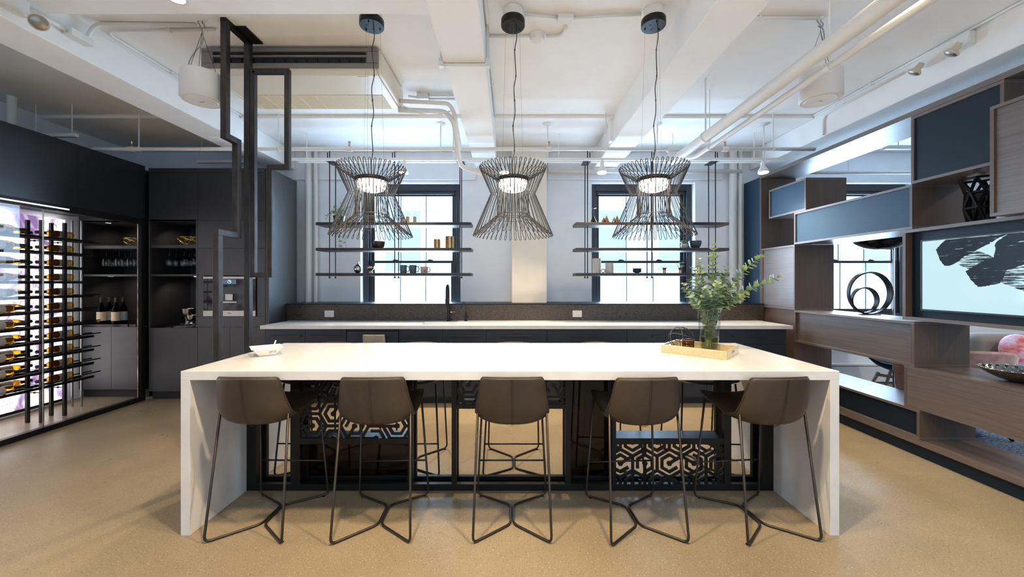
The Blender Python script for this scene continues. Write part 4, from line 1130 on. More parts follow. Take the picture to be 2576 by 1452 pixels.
# ================================================================== WINE ROOM
XW = -4.35
t = thing('wine_room_front', 'glazed black oak front of the wine room along the left side', 'wine room', (XW, 3.0, 0))
y0, y1 = 0.6 - 3, 4.597 - 3
MB().box(-.06, 0, y0, y1, 2.155, 2.79).build('header_panel', 'oak_y', t, bevel=.001)
MB().box(-.88, -.061, y0, y1, 2.19, 2.21).build('room_top', 'void', t)
MB().box(-.05, .004, y0, y1, 2.09, 2.153).build('top_rail', 'black', t)
MB().box(-.05, .004, y0, y1, 0.001, .052).build('bottom_rail', 'black', t)
MB().box(-.05, .004, y1 - .05, y1, .053, 2.089).build('end_post', 'black', t)
MB().box(-.022, -.012, y1 - .075, y1 - .051, .053, 2.089).build('edge_channel', 'tube_edge', t)
sp = 3.606 - 3
MB().box(-.022, -.012, y0, sp - .003, .053, 2.089).build('glass_panel', 'glass', t)
MB().box(-.022, -.012, sp + .003, y1 - .076, .053, 2.089).build('glass_panel', 'glass', t)
MB().box(-.0225, -.0115, sp - .0028, sp + .0028, .053, 2.089).build('glass_joint', 'tube_edge', t)
MB().box(.0042, .008, y0, 3.80 - 3, 2.116, 2.127).build('reflection_strip', 'strip', t)  # added glowing bar that imitates a reflection along the top rail
t = thing('backlit_panel', 'glowing white and violet veined stone panel behind the wine racks', 'panel', (-5.2, 2.6, .03))
MB().box(0, .02, -2.0, 4.49 - 2.6, .03, 2.10).build('lit_slab', 'backlit', t)
MB().box(-.03, .024, -2.0, 4.49 - 2.6, 0.0, .03).build('plinth', 'black', t)
ROWS = [1.912 - .151 * k for k in range(11)]
t = thing('wine_rack', 'black steel post rack holding rows of white wine bottles', 'rack', (-4.76, 3.9, 0))
for x in (-4.83, -4.69):
    for d in (3.30, 3.86, 4.06):
        MB().box(x + 4.76 - .013, x + 4.76 + .013, d - 3.9 - .013, d - 3.9 + .013, 0.001, 2.03).build('post', 'black', t, bevel=.002)
    for z in ROWS:
        MB().box(x + 4.76 - .008, x + 4.76 + .008, 3.1 - 3.9, 4.34 - 3.9, z - .068, z - .042).build('rail', 'black', t)
for d in (3.86, 4.06):
    for z in (1.822, .30):
        g = MB().tube([(-.058, d - 3.9, z), (.058, d - 3.9, z)], .005, 8); g.ball((0, d - 3.9, z), .011, 8); g.build('cross_tie', 'black', t)
for z in ROWS:   # cradles across the two rails
    for d in (3.58, 3.78, 3.93, 4.15):
        MB().box(-.20, .10, d - 3.9 - .006, d - 3.9 + .006, z - .0418, z - .038).build('cradle', 'black', t)
t = thing('wine_rack', 'empty slim steel rack beside the end niche of the wine room', 'rack', (-4.9, 4.36, 0))
for x in (-4.95, -4.845):
    MB().cyl((x + 4.9, 0, .001), .010, 2.10, 12).build('post', 'tube_edge', t, smooth='auto')
    for z in ROWS:
        MB().box(x + 4.9 - .006, x + 4.9 + .006, .011, .20, z - .052, z - .040).build('arm', 'black', t)
pb = None
gname = 'white wine bottles lying in the wine rack'
for k, z in enumerate(ROWS):
    for x, d, flip, w in ((-4.700, 3.43, True, 'near bay, glass side'), (-4.905, 3.64, True, 'near bay, wall side'), (-4.765, 4.19, False, 'far bay')):
        lab = 'white wine bottle lying in the %s rack row from the top, %s' % (ORD[k], w)
        if pb is None:
            pb = thing('wine_bottle', lab, 'bottle', (x, d, z), 0, gname); bottle(pb, 'white_wine', 'label'); o = pb
        else: o = dup(pb, lab, (x, d, z))
        o.rotation_euler = ((-PI / 2) if flip else (PI / 2), 0, 0)

# ================================================================== STEEL ROOM DIVIDER
SX = -2.016; q = .042
t = thing('steel_divider', 'dark steel tube divider zigzagging from ceiling to floor by the table end', 'divider', (SX, 2.8, 0))
def L(d): return d - 2.8
def seg(name, pts, m='bronze'):
    b = MB()
    P = [Vector(p) for p in pts]
    for i, (u, v) in enumerate(zip(P, P[1:])):
        d = (v - u).normalized()
        b.bar(u + d * (q / 2 if i else 0), v + d * (q / 2 if i < len(P) - 2 else 0), q, q)
    return b.build(name, m, t, bevel=.002)
seg('zigzag_tube', [(0, L(2.73), CZ - .031), (0, L(2.73), 2.443), (0, L(2.845), 2.443), (0, L(2.845), 1.752), (0, L(2.66), 1.752), (0, L(2.66), .001)])
seg('straight_tube', [(0, L(2.97), CZ - .031), (0, L(2.97), .001)])
MB().box(-.021, .021, L(2.709), L(2.991), CZ - .0305, CZ - .0005).box(.0215, .095, L(2.80), L(3.0), CZ - .012, CZ - .0005).build('ceiling_plate', 'black', t)
xr = X(721, 2.95) - SX; xm = X(678, 2.95) - SX; q = .036
seg('offset_frame', [(.045, L(2.965), 3.026), (xr, L(2.965), 3.026), (xr, L(2.965), 2.290), (xm, L(2.965), 2.290), (xm, L(2.965), 1.462), (.045, L(2.965), 1.462), (.045, L(2.965), 3.026)])

# ================================================================== SHELF WALL ON THE RIGHT
XS, XB = 3.27, 3.72
def module(name, label, d0, d1, z0, z1, m, xf=XS, inset=.012, grp=None, th=.022, lip='walnut_edge', cat='cabinet'):
    t = thing(name, label, cat, ((xf + XB) / 2, (d0 + d1) / 2, z0), 0, grp)
    a, b = (xf - XB) / 2, (XB - xf) / 2; e = (d1 - d0) / 2; h = z1 - z0 - .0006
    MB().box(a, b, -e, e, h - th, h).build('top_board', 'walnut_y', t, bevel=.001)
    MB().box(a, b, -e, e, 0, th).build('bottom_board', 'walnut_y', t, bevel=.001)
    MB().box(a, b, -e, -e + th, th, h - th).build('side_board', 'walnut_x', t, bevel=.0008)
    MB().box(a, b, e - th, e, th, h - th).build('side_board', 'walnut_x', t, bevel=.0008)
    if m:
        MB().box(a + inset, a + inset + .02, -e + th + .001, e - th - .001, th + .001, h - th - .001).build('front_panel', m, t)
        MB().box(b - .03, b - .01, -e + th + .001, e - th - .001, th + .001, h - th - .001).build('back_panel', m, t)
    return t
g = 'boxes of the open shelf wall'
module('wall_cabinet', 'small slate-blue fronted box at the upper far end of the shelf wall', 4.263, 4.87, 2.205, 2.565, 'blue', grp=g)
module('wall_cabinet', 'long slate-blue fronted box across the middle of the shelf wall', 3.135, 4.44, 1.84, 2.205, 'blue', grp=g)
module('wall_cabinet', 'large deep navy fronted box under the top board of the shelf wall', 2.552, 3.145, 2.206, 2.7545, 'blue_dark', grp=g)
module('wall_cabinet', 'protruding taupe oak box at the top right edge of the shelf wall', 1.3, 2.548, 1.8405, 2.565, 'walnut_y', xf=3.17, grp=g)
module('wall_cabinet', 'pale taupe oak box above the worktop end of the shelf wall', 4.43, 5.018, 1.085, 1.839, 'walnut_y', grp=g)
module('wall_cabinet', 'long taupe oak box under the ring sculpture in the shelf wall', 3.12, 4.44, .72, 1.0845, 'walnut_y', inset=.03, grp=g)
module('wall_cabinet', 'long low taupe oak box under the silver bowl in the shelf wall', 1.2, 3.20, .385, .72, 'walnut_y', inset=.0005, grp=g)
module('wall_cabinet', 'lowest deep navy fronted box of the shelf wall, near the floor', 3.08, 5.018, .1455, .3845, 'blue_dark', inset=.03, grp=g)
t = module('media_box', 'dark navy lined oak box holding the screen in the shelf wall', 1.7, 3.2137, 1.098, 1.8395, None, th=.026, grp=g)
e = (3.2137 - 1.7) / 2
MB().box(-.225 + .055, -.225 + .075, -e + .027, e - .027, .027, .7395 - .026).build('back_lining', 'blue_dark', t)
o = MB().box(XS - .003, XB + .01, .6, 5.05, 2.755, 2.797).build('top_board', 'walnut_y', bevel=.001); tag(o, 'long taupe oak top board of the shelf wall', 'shelf')
o.name = 'canopy_board'
t = thing('shelving_unit', 'taupe oak board on a navy plinth running under the whole shelf wall', 'shelf', (3.49, 3.0, 0))
MB().box(XS - 3.49, XB - 3.49, -2.0, 2.05, .10, .145).build('base_board', 'walnut_y', t, bevel=.001)
MB().box(3.30 - 3.49, 3.69 - 3.49, -2.0, 2.04, .0005, .0995).build('plinth', 'blue_dark', t)
o = MB().box(XS, XB, 5.02, 5.05, .1455, 2.754).build('end_board', 'walnut_x', bevel=.001); tag(o, 'upright brown oak board closing the far end of the shelf wall', 'board')
o = MB().box(3.285, XB, 4.46, 5.019, .3848, 1.0845).build('pedestal_box', 'walnut_x', bevel=.001); tag(o, 'brown oak pedestal box beside the worktop end under the shelf wall', 'cabinet')
o = MB().box(XS + .005, XS + .03, 5.055, 5.40, .0005, 2.78).build('blue_panel', 'blue', bevel=.001); tag(o, 'narrow upright slate-blue panel between the shelf wall and the windows', 'panel')
# screen
t = thing('wall_screen', 'lit flat screen showing black brush strokes on pale blue', 'screen', (3.315, 2.50, 1.18))
sd0, sd1, sz = -.55, .60, .563
MB().box(-.01, .0099, sd0, sd1, 0, sz).build('screen_case', 'blackglass', t)
MB().box(-.016, -.0101, sd0, sd0 + .01, 0, sz).box(-.016, -.0101, sd1 - .01, sd1, 0, sz).box(-.016, -.0101, sd0 + .01, sd1 - .01, 0, .012).box(-.016, -.0101, sd0 + .01, sd1 - .01, sz - .01, sz).build('bezel', 'frame', t)
MB().box(-.0115, -.0101, sd0 + .011, sd1 - .011, .013, sz - .011).build('lit_panel', 'screen', t)
def art(name, m, poly, off):
    pts = []
    for x, y in poly:
        px, py = 1860 + x / 3.025, 420 + y / 3.025
        d = 3.303 * FPX / (px - 1283)
        yy = min(sd1 - .013, d - 2.50); zz = min(sz - .012, max(.014, Z(py, d) - 1.18))
        pts.append((yy, zz))
    # roughened outline
    ra = random.Random(len(poly)); P = []
    for i, (u, v) in enumerate(pts):
        w = pts[(i + 1) % len(pts)]
        for k in range(6):
            s = k / 6; P.append((min(sd1 - .013, max(sd0 + .013, u + (w[0] - u) * s + (ra.uniform(-.004, .004) if k else 0))), min(sz - .012, v + (w[1] - v) * s + (ra.uniform(-.004, .004) if k else 0))))
    n = len(P)
    bm = bmesh.new()
    vs = [bm.verts.new((-.0118 - off, a, b)) for a, b in P]
    es = [bm.edges.new((vs[i], vs[(i + 1) % n])) for i in range(n)]
    bmesh.ops.triangle_fill(bm, edges=es, use_beauty=True)
    me = bpy.data.meshes.new(name); bm.to_mesh(me); bm.free()
    o = bpy.data.objects.new(name, me); COL.objects.link(o); me.materials.append(M[m]); o.parent = t
art('brush_stroke', 'stroke', [(1495, 630), (1540, 580), (1570, 555), (1800, 500), (2040, 470), (2040, 495), (1955, 550), (1890, 590), (1800, 635), (1700, 690), (1640, 735), (1600, 755), (1555, 750), (1525, 710)], .0001)
art('dry_stroke', 'stroke_dry', [(1610, 620), (1780, 625), (1935, 690), (2030, 700), (2170, 735), (2400, 800), (2400, 1000), (2170, 950), (2000, 885), (1850, 830), (1700, 760), (1600, 700)], .0002)
art('brush_stroke', 'stroke', [(1720, 795), (1860, 715), (1935, 690), (1950, 580), (2040, 490), (2250, 440), (2500, 420), (2500, 700), (2170, 740), (2030, 790), (1985, 885), (1900, 905), (1815, 915), (1760, 860)], .0003)
# ring sculpture, lattice lamp, silver bowl
t = thing('ring_sculpture', 'black metal sculpture of two nested rings on the shelf wall', 'sculpture', (3.56, 3.82, 1.0843))
def band(rO, cx, cz, wd, th, m):
    b = MB(); n = 64; vs = []
    for k in range(n):
        aa = 2 * PI * k / n; ww = wd * (.75 + .25 * math.sin(aa * 1 + 1.0))
        for r, s in ((rO, -1), (rO, 1), (rO - th, 1), (rO - th, -1)):
            vs.append((cx + r * math.cos(aa), s * ww / 2, cz + r * math.sin(aa)))
    fs = []
    for k in range(n):
        p, qq = k * 4, ((k + 1) % n) * 4
        for j in range(4): fs.append((p + j, p + (j + 1) % 4, qq + (j + 1) % 4, qq + j))
    return b.add(vs, fs)
band(.212, 0, .214, .058, .012, None).build('outer_ring', 'black', t, smooth='auto')
band(.130, -.050, .1435, .050, .010, None).build('inner_ring', 'black', t, smooth='auto')
MB().box(-.075, .075, -.045, .045, 0, .008).build('foot_plate', 'black', t, bevel=.003)
t = thing('lattice_vase', 'black faceted lattice vase standing on the media box in the shelf wall', 'vase', (3.55, 2.91, 1.8396))
g = MB(); rs = [(.06, 0), (.085, .12), (.075, .24), (.11, .34)]; n = 6
ring = [[(r * math.cos(2 * PI * (k + .5 * (i % 2)) / n), r * math.sin(2 * PI * (k + .5 * (i % 2)) / n), z + .008) for k in range(n)] for i, (r, z) in enumerate(rs)]
for i, rg in enumerate(ring):
    for k in range(n):
        g.bar(rg[k], rg[(k + 1) % n], .014)
        if i < 3:
            nx = ring[i + 1]
            g.bar(rg[k], nx[k], .014); g.bar(rg[k], nx[(k + (1 if i % 2 else -1)) % n], .014)
g.build('lattice_frame', 'black', t)
MB().lathe([(0, .005), (.05, .005), (.07, .12), (.06, .25), (.055, .25), (0, .02)], 6).build('liner', 'blackglass', t)
t = thing('hammered_bowl', 'wide hammered silver bowl with raised studs on the low oak shelf', 'bowl', (3.52, 2.66, .7199))
pr = [(0, 0), (.05, 0), (.10, .018), (.15, .045), (.19, .080), (.197, .086), (.187, .082), (.145, .05), (.095, .024), (0, .008)]
bw = MB().lathe(pr, 48).build('bowl_body', mat('gunmetal_silver', (.30, .28, .25), .15, 1.0), t, smooth='auto')
sm = MB()
for k in range(26):
    for i, (r, z) in enumerate(((.183, .082), (.165, .064), (.145, .048))):
        aa = 2 * PI * (k + .5 * (i % 2)) / 26
        sm.ball((r * math.cos(aa), r * math.sin(aa), z + (.004 if i == 0 else .002)), .009 - .001 * i, 8)
sm.build('studs', 'silver', bw, smooth=True)

# ================================================================== CEILING SERVICES
def pipe(name, label, paths, r, cat='pipe', m='pipe', fil=.06):
    """first path is the thing itself; the others are its hangers and fittings"""
    o = MB().tube(fillet(paths, fil, 6), r, 14).build(name, m, smooth=True)
    return tag(o, label, cat)
def fitting(o, name, p, axis, r, h, m='pipe'):
    MB().lathe([(0, -h / 2), (r, -h / 2), (r, h / 2), (0, h / 2)], 16, p, axis).build(name, m, o, smooth='auto')
PZ = 2.874
sp = pipe('sprinkler_pipe', 'white horizontal sprinkler pipe crossing the room below the beams', [(-4.60, 4.25, 2.795), (-4.60, 4.25, PZ), (3.36, 4.25, PZ)], .020)
for x in (-4.09, -2.55, -.62, 1.056, 2.9):
    MB().cyl((x, 4.25, PZ + .018), .006, CZ - PZ - .019, 8).build('hanger_rod', 'pipe', sp)
    fitting(sp, 'pipe_collar', (x, 4.25, PZ), 'x', .027, .022)
for x in (-4.17, -1.77, .43, 2.37):
    fitting(sp, 'pipe_tee', (x, 4.25, PZ), 'x', .028, .06)
    h = MB().lathe([(.012, .02), (.012, .045), (.008, .05), (.008, .06), (.015, .078), (.015, .081), (0, .081)], 12, (x, 4.25, PZ)).build('sprinkler_head', 'copper', sp, smooth='auto')
fitting(sp, 'pipe_tee', (1.80, 4.25, PZ), 'x', .036, .13)
bp = pipe('water_pipe', 'thick white pipe running overhead along the right side', [(1.79, 4.25, PZ - .037), (1.79, 4.25, 2.735), (1.79, 4.10, 2.735), (1.79, YF + .02, 2.735)], .046)
for d in (3.53, 1.6, -.4):
    MB().cyl((1.79, d, 2.735 + .044), .0075, CZ - 2.78, 8).build('hanger_rod', 'pipe', bp)
    fitting(bp, 'pipe_collar', (1.79, d, 2.735), 'y', .053, .03)
b2 = pipe('conduit_pipe', 'slimmer white pipe running beside the thick overhead pipe', [(1.93, YF + .02, 2.71), (1.93, 4.0, 2.71), (1.93, 4.20, 2.76)], .022)
for d in (3.73, 2.33, .6):
    MB().cyl((1.93, d, 2.71 + .02), .004, CZ - 2.731, 8).build('hanger_rod', 'pipe', b2)
    fitting(b2, 'pipe_clamp', (1.93, d, 2.71), 'y', .029, .03)
fitting(b2, 'pipe_joint', (1.93, 1.72, 2.71), 'y', .028, .09)
o = tag(MB().box(-2.60, 3.15, 4.72, 4.76, 2.8765, 2.905).build('strut_channel', 'pipe', bevel=.002), 'white strut channel carrying the black shelf hangers above the windows', 'channel')
for x in (-2.5, -.7, .6, 2.0, 3.0): MB().cyl((x, 4.74, 2.905), .005, CZ - .0355 - 2.905, 8).build('hanger_rod', 'pipe', o)
# lighting rail and spotlights
RZ = 2.825
tr = tag(MB().box(-2.60, 3.18, 4.44, 4.465, RZ - .015, RZ + .015).build('lighting_rail', 'pipe', bevel=.002), 'white lighting rail with spotlights above the worktop', 'rail')
for x in (-.80, .435, 1.70, 2.93):
    MB().cyl((x, 4.4525, RZ + .014), .007, CZ - .035 - RZ - .0145, 8).build('rail_stem', 'pipe', tr)
    MB().lathe([(0, -.022), (.03, -.02), (.06, -.004), (.06, -.0006), (0, -.0006)], 24, (x, 4.4525, CZ - .035)).build('ceiling_rose', 'pipe', tr, smooth='auto')
def spot(label, x, aim):
    t = thing('spotlight', label, 'lamp', (x, 4.4525, RZ - .0155), 0, 'spotlights on the lighting rail')
    MB().cyl((0, 0, -.03), .012, .0298, 12).build('adapter', 'pipe', t, smooth='auto')
    d = (Vector(aim) - Vector((x, 4.4525, RZ - .1))).normalized()
    mt = Matrix.Translation((0, 0, -.03)) @ d.to_track_quat('Z', 'Y').to_matrix().to_4x4()
    MB().lathe([(0, -.01), (.022, -.01), (.024, .035), (.034, .055), (.052, .085), (.056, .115), (.053, .115), (.048, .088), (0, .06)], 24, M4=mt).build('shade', 'pipe', t, smooth='auto')
    MB().lathe([(0, .090), (.046, .090), (.049, .108), (0, .112)], 20, M4=mt).build('bulb', 'spot_led', t, smooth='auto')
    p = Vector((x, 4.4525, RZ - .045)) + d * .13
    lamp('SPOT', 'spotlight_lamp', p, 150, WARM, (aim[0], 3.95, 0), .03, 106, .9)
for w, x, aim in (('leftmost, behind the left pendant lamp', -1.22, (-1.3, 4.2, 0)), ('second from the left, behind the middle pendant lamp', -.07, (0.05, 4.1, 0)), ('third from the left, at the right window', 1.064, (.95, 4.1, 0)), ('rightmost, by the shelf wall', 2.92, (2.8, 4.1, 0))):
    spot('white spotlight on the lighting rail, ' + w, x, aim)
rp_ = pipe('wall_pipe', 'white pipe along the top of the wall by the right window', [(.53, 5.32, 2.935), (3.20, 5.32, 2.935)], .026)
for x in (.9, 1.9, 3.0): MB().box(x - .01, x + .01, 5.32, 5.4145, 2.93, 2.94).build('pipe_bracket', 'pipe', rp_)
for x, r, n in ((-2.80, .044, 'wider white riser pipe in the corner beside the black cabinets'), (-2.70, .026, 'slim white riser pipe in the corner beside the black cabinets'), (3.10, .05, 'wider white riser pipe beside the narrow blue panel'), (3.20, .03, 'slim white riser pipe beside the narrow blue panel')):
    o = MB().cyl((x, 5.36, 1.1305), r, CZ - .036 - 1.1305, 20).build('riser_pipe', 'pipe', smooth='auto'); tag(o, n, 'pipe')
# air conditioner
ax0, ax1, ad0, ad1, az0, az1 = -2.44, -1.03, 3.06, 3.73, 3.068, 3.255
t = thing('air_conditioner', 'cream ceiling-hung air conditioner with a long dark outlet slot', 'air conditioner', ((ax0 + ax1) / 2, ad0, az0))
W2, DD, HH = (ax1 - ax0) / 2, ad1 - ad0, az1 - az0
body = MB()
body.prism([(.0, .03), (.03, 0), (DD - .03, 0), (DD, .02), (DD, HH - .02), (DD - .02, HH), (0, HH)], 'x', -W2 + .03, W2 - .03)
for s in (-1, 1): body.prism([(.0, .03), (.03, 0), (DD - .03, 0), (DD, .02), (DD, HH - .02), (DD - .02, HH), (0, HH)], 'x', s * (W2 - .0298), s * W2)
body.build('casing', 'ac', t, bevel=.012)
fr = MB().box(-W2 + .01, W2 - .01, -.03, .0, .035, .065).box(-W2 + .01, W2 - .01, -.03, 0, .155, HH - .004).box(-W2 + .01, -W2 + .10, -.03, 0, .065, .155).box(W2 - .10, W2 - .01, -.03, 0, .065, .155)
fr.build('outlet_surround', 'ac_dark', t, bevel=.006)
sl = MB().box(-W2 + .10, W2 - .10, -.012, -.001, .065, .155).build('outlet_slot', 'void', t)
MB().box(-W2 + .10, W2 - .10, -.034, -.012, .112, .124).build('louvre', 'ac_dark', sl, bevel=.004)
for k in range(14):
    x = -W2 + .15 + k * (2 * W2 - .3) / 13
    MB().box(x - .003, x + .003, -.024, -.012, .07, .105).build('vane', 'void', sl)
gr = MB().box(-W2 + .10, W2 - .10, .36, DD - .04, -.003, 0).build('intake_grille', 'ac_grille', t)
for k in range(1, 8):
    x = -W2 + .10 + k * (2 * W2 - .2) / 8
    MB().box(x - .004, x + .004, .36, DD - .04, -.006, -.0031).build('grille_rib', 'ac', gr)
MB().box(W2 - .20, W2 - .12, .05, .058, -.003, .001).build('badge', 'outlet', t)
MB().box(-W2 + .2, -W2 + .24, .2, .5, HH, HH + .0155).box(W2 - .24, W2 - .2, .2, .5, HH, HH + .0155).build('hanging_bracket', 'ac_dark', t)
pp = pipe('refrigerant_pipe', 'lagged white pipe run from the air conditioner to the middle beam', [(-1.06, 3.66, 3.043), (-.62, 3.70, 3.043), (-.545, 3.74, 2.96), (-.535, 4.02, 2.72), (-.53, 4.16, 2.66), (-.30, 4.34, 2.62), (-.12, 4.34, 2.62)], .024, fil=.05)
MB().tube(fillet([(-1.029, 3.60, 3.10), (-.57, 3.64, 3.095), (-.525, 3.70, 3.0), (-.522, 4.05, 2.81)], .05, 6), .018, 12).build('second_pipe', 'pipe', pp, smooth=True)
MB().tube(smooth_path([(-1.0, 3.62, 3.06), (-.82, 3.62, 2.985), (-.68, 3.64, 2.99), (-.57, 3.68, 3.04)], 6), .006, 8).build('drain_hose', 'pipe', pp, smooth=True)
# junction boxes and conduits
def jbox(label, c, s, conduits, name='junction_box'):
    t = thing(name, label, 'junction box', c)
    MB().box(-s[0], s[0], -s[1], s[1], -s[2], 0).build('box_body', 'pipe', t, bevel=.004)
    for p, r in conduits:
        MB().tube(fillet([Vector(q) - Vector(c) for q in p], .07, 6), r, 10).build('conduit', 'pipe', t, smooth=True)
    return t
cz = CZ - .014
jbox('white junction box with conduits right of the air conditioner', (-.86, 3.82, CZ - .0005), (.055, .04, .06), [([(-.81, 3.80, cz - .01), (-.49, 3.80, cz - .01)], .011), ([(-.81, 3.85, cz - .02), (-.49, 3.85, cz - .02)], .011), ([(-.91, 3.82, cz - .02), (-1.0, 3.79, cz - .02)], .011)])
jbox('white junction box on the left beam beside the ceiling speaker', (-2.975, 2.66, 3.125), (.032, .07, .05), [([(-2.975, 2.70, 3.10), (-2.975, 2.76, cz), (-2.26, 2.77, cz)], .013), ([(-2.978, 2.595, 3.10), (-2.978, 2.39, 3.10)], .013)])
jbox('flat white junction box between the middle and right pendant lamps', (.387, 2.70, CZ - .0005), (.055, .035, .035), [([(.335, 2.70, cz), (.10, 2.66, cz)], .011), ([(.44, 2.70, cz), (.905, 2.66, cz)], .011), ([(.40, 2.735, cz), (.40, 2.90, cz), (.27, 2.90, cz)], .011)])
t = thing('smoke_detector', 'round white smoke detector on the ceiling by the middle pendant lamp', 'detector', (.205, 2.90, CZ - .0005))
MB().lathe([(0, 0), (.055, 0), (.055, -.03), (.048, -.045), (.03, -.052), (0, -.052)], 28).build('housing', 'pipe', t, smooth='auto')
MB().tube([(-.054, 0, -.014), (-.365, 0, -.014)], .011, 10).build('conduit', 'pipe', t, smooth=True)
t = thing('beam_conduit', 'white conduit strapped across the underside of the middle beam', 'conduit', (-.327, 2.77, BZ))
MB().tube(fillet([(-.165, 0, .28), (-.165, 0, -.0125), (.165, 0, -.0125), (.165, 0, .28)], .02, 4), .012, 10).build('tube', 'pipe', t, smooth=True)
for s in (-1, 1): MB().box(s * .165 - .018, s * .165 + .018, -.02, .02, -.028, .03).build('elbow_box', 'pipe', t, bevel=.004)
def conduit(label, pts, r=.010, clips=()):
    o = MB().tube(fillet(pts, .08, 6), r, 10).build('ceiling_conduit', 'pipe', smooth=True); tag(o, label, 'conduit')
    for c in clips: MB().box(c[0] - .012, c[0] + .012, c[1] - .012, c[1] + .012, c[2] - .013, c[2] + .0135).build('conduit_clip', 'pipe', o)
conduit('white conduit from the left speaker along the left beam', [(-2.16, 2.82, cz), (-2.985, 2.84, cz), (-2.985, 4.28, cz)], .009, [(-2.985, 3.4, cz), (-2.5, 2.83, cz)])
conduit('white conduit along the ceiling corner of the middle beam', [(-.163, 1.5, cz), (-.163, 4.28, cz)], .009, [(-.163, 2.4, cz), (-.163, 3.6, cz)])
conduit('white conduit from the right beam to the right speaker', [(1.475, 2.70, cz), (2.16, 2.70, cz)], .012, [(1.75, 2.70, cz)])
conduit('upper white conduit along the top of the far right beam', [(3.37, 1.0, cz), (3.37, 4.28, cz)], .010, [(3.37, 2.4, cz), (3.37, 3.6, cz)])
conduit('lower white conduit bending down the far right beam above the rail', [(3.372, 3.3, 3.20), (3.372, 4.15, 3.20), (3.372, 4.15, 2.99)], .010)
# hanging speakers
def speaker(label, x, d, hook_side):
    t = thing('hanging_speaker', label, 'speaker', (x, d, CZ))
    zb = 2.690 - CZ; zt = 2.885 - CZ
    MB().lathe([(0, zt), (.118, zt), (.126, zt - .008), (.127, zb + .012), (.118, zb), (0, zb)], 48).build('shell', 'speaker', t, smooth='auto')
    MB().lathe([(0, zb - .003), (.094, zb - .003), (.096, zb - .0001), (0, zb - .0001)], 40).build('grille', 'white_china', t, smooth='auto')
    MB().box(-.015, .015, -.004, .004, zb - .0045, zb - .0031).build('badge', 'mark', t)
    hk = [(0, 0, 0)] + [(.018 * math.sin(a), 0, -.045 + .018 * math.cos(a)) for a in [0.2 + k * .5 for k in range(9)]]
    MB().tube(hk, .004, 8).build('ceiling_hook', 'steel', t, smooth=True)
    MB().lathe([(0, 0), (.025, 0), (.02, -.012), (0, -.014)], 16).build('hook_plate', 'pipe', t)
    for a in (.4, 2.5, 4.6):
        MB().tube([(0, 0, -.063), (0.0, 0, -.09), (.09 * math.cos(a), .09 * math.sin(a), zt)], .0015, 5).build('suspension_wire', 'bronze', t)
    MB().tube(smooth_path([(-.03, 0, -.01), (.01, -.01, -.09), (.012, -.01, -.17), (-.05, 0, -.23), (-.09, 0, -.30), (-.10, 0, zt)], 6), .004, 8).build('speaker_cable', 'mark', t, smooth=True)
speaker('white drum speaker hanging from the ceiling behind the steel divider', -2.185, 2.735, 1)
speaker('white drum speaker hanging from the ceiling beyond the overhead pipes on the right', 2.19, 2.72, -1)
# emergency lights
def elight(label, x, d, z, side):
    t = thing('emergency_light', label, 'emergency light', (x, d, z))
    MB().box(-.05 if side < 0 else -.0, .0 if side < 0 else .05, -.16, .16, -.05, .05).build('battery_box', 'pipe', t, bevel=.006)
    for y in (-.12, .14):
        mt = Matrix.Translation((-side * .075, y, -.085)) @ Vector((-.35, .45, -.8) if side > 0 else (.6, -.5, -.4)).to_track_quat('Z', 'Y').to_matrix().to_4x4()
        hd = MB().lathe([(0, -.06), (.020, -.06), (.024, -.02), (.042, .0), (.046, .006), (.046, .016), (0, .016)], 24, M4=mt).build('lamp_head', 'cream', t, smooth='auto')
        MB().lathe([(0, .0165), (.041, .0165), (.032, .024), (0, .026)], 24, M4=mt).build('lens', 'steel', hd, smooth='auto')
        MB().tube([(-side * .02, y, -.05), (-side * .06, y + .015, -.065)], .012, 8).build('swivel', 'cream', hd, smooth=True)
elight('white twin-head emergency light on the far right beam above the shelf wall', 3.334, 2.96, 3.19, 1)
elight('cream twin-head emergency light on the left beam at the top left', -2.96, 2.22, 3.085, -1)
t = thing('recessed_downlight', 'round recessed downlight glowing in the ceiling soffit at top left', 'lamp', (-2.03, 2.345, FZ))
MB().lathe([(.045, -.004), (.062, -.003), (.064, -.0006), (.045, -.0006)], 32).build('trim_ring', 'pipe', t, smooth='auto')
MB().cyl((0, 0, -.003), .045, .0024, 28).build('lit_lens', 'spot_led', t)
# services over the wine room and black cabinets
for x, d, r, w in ((-5.0, 3.87, .035, 'white vent stub rising above the wine room header'), (-5.15, 3.52, .03, 'white vent stub at the left picture edge above the wine room')):
    o = MB().cyl((x, d, 2.2105), r, CZ - 2.2115, 16).build('vent_pipe', 'pipe', smooth='auto'); tag(o, w, 'pipe')
o = MB().tube([(-5.235, 1.5, 3.0), (-5.235, 5.40, 3.0)], .014, 10).build('ceiling_conduit', 'pipe', smooth=True); tag(o, 'white conduit along the wall above the wine room', 'conduit')
t = thing('junction_box', 'white junction box with dangling cables above the wine room', 'junction box', (-5.20, 4.6, 2.96))
MB().box(-.04, .04, -.07, .07, -.09, .09).build('box_body', 'pipe', t, bevel=.004)
for k in range(3): MB().tube([(.0, -.05 + .05 * k, -.09), (.02, -.05 + .05 * k, -.17)], .004, 6).build('cable', 'pipe', t)
t = thing('strut_channel', 'white strut channel hung on rods above the wine room', 'channel', (-4.7, 4.05, 2.93))
MB().box(-.32, .15, -.02, .02, 0, .035).build('channel', 'pipe', t)
for x in (-.28, .10): MB().cyl((x, 0, .035), .004, CZ - 2.93 - .0355, 8).build('hanger_rod', 'pipe', t)
t = thing('strut_channel', 'white strut channel above the tall black cabinets', 'channel', (-3.75, 5.0, 2.95))
MB().box(-.3, .3, -.02, .02, 0, .035).build('channel', 'pipe', t)
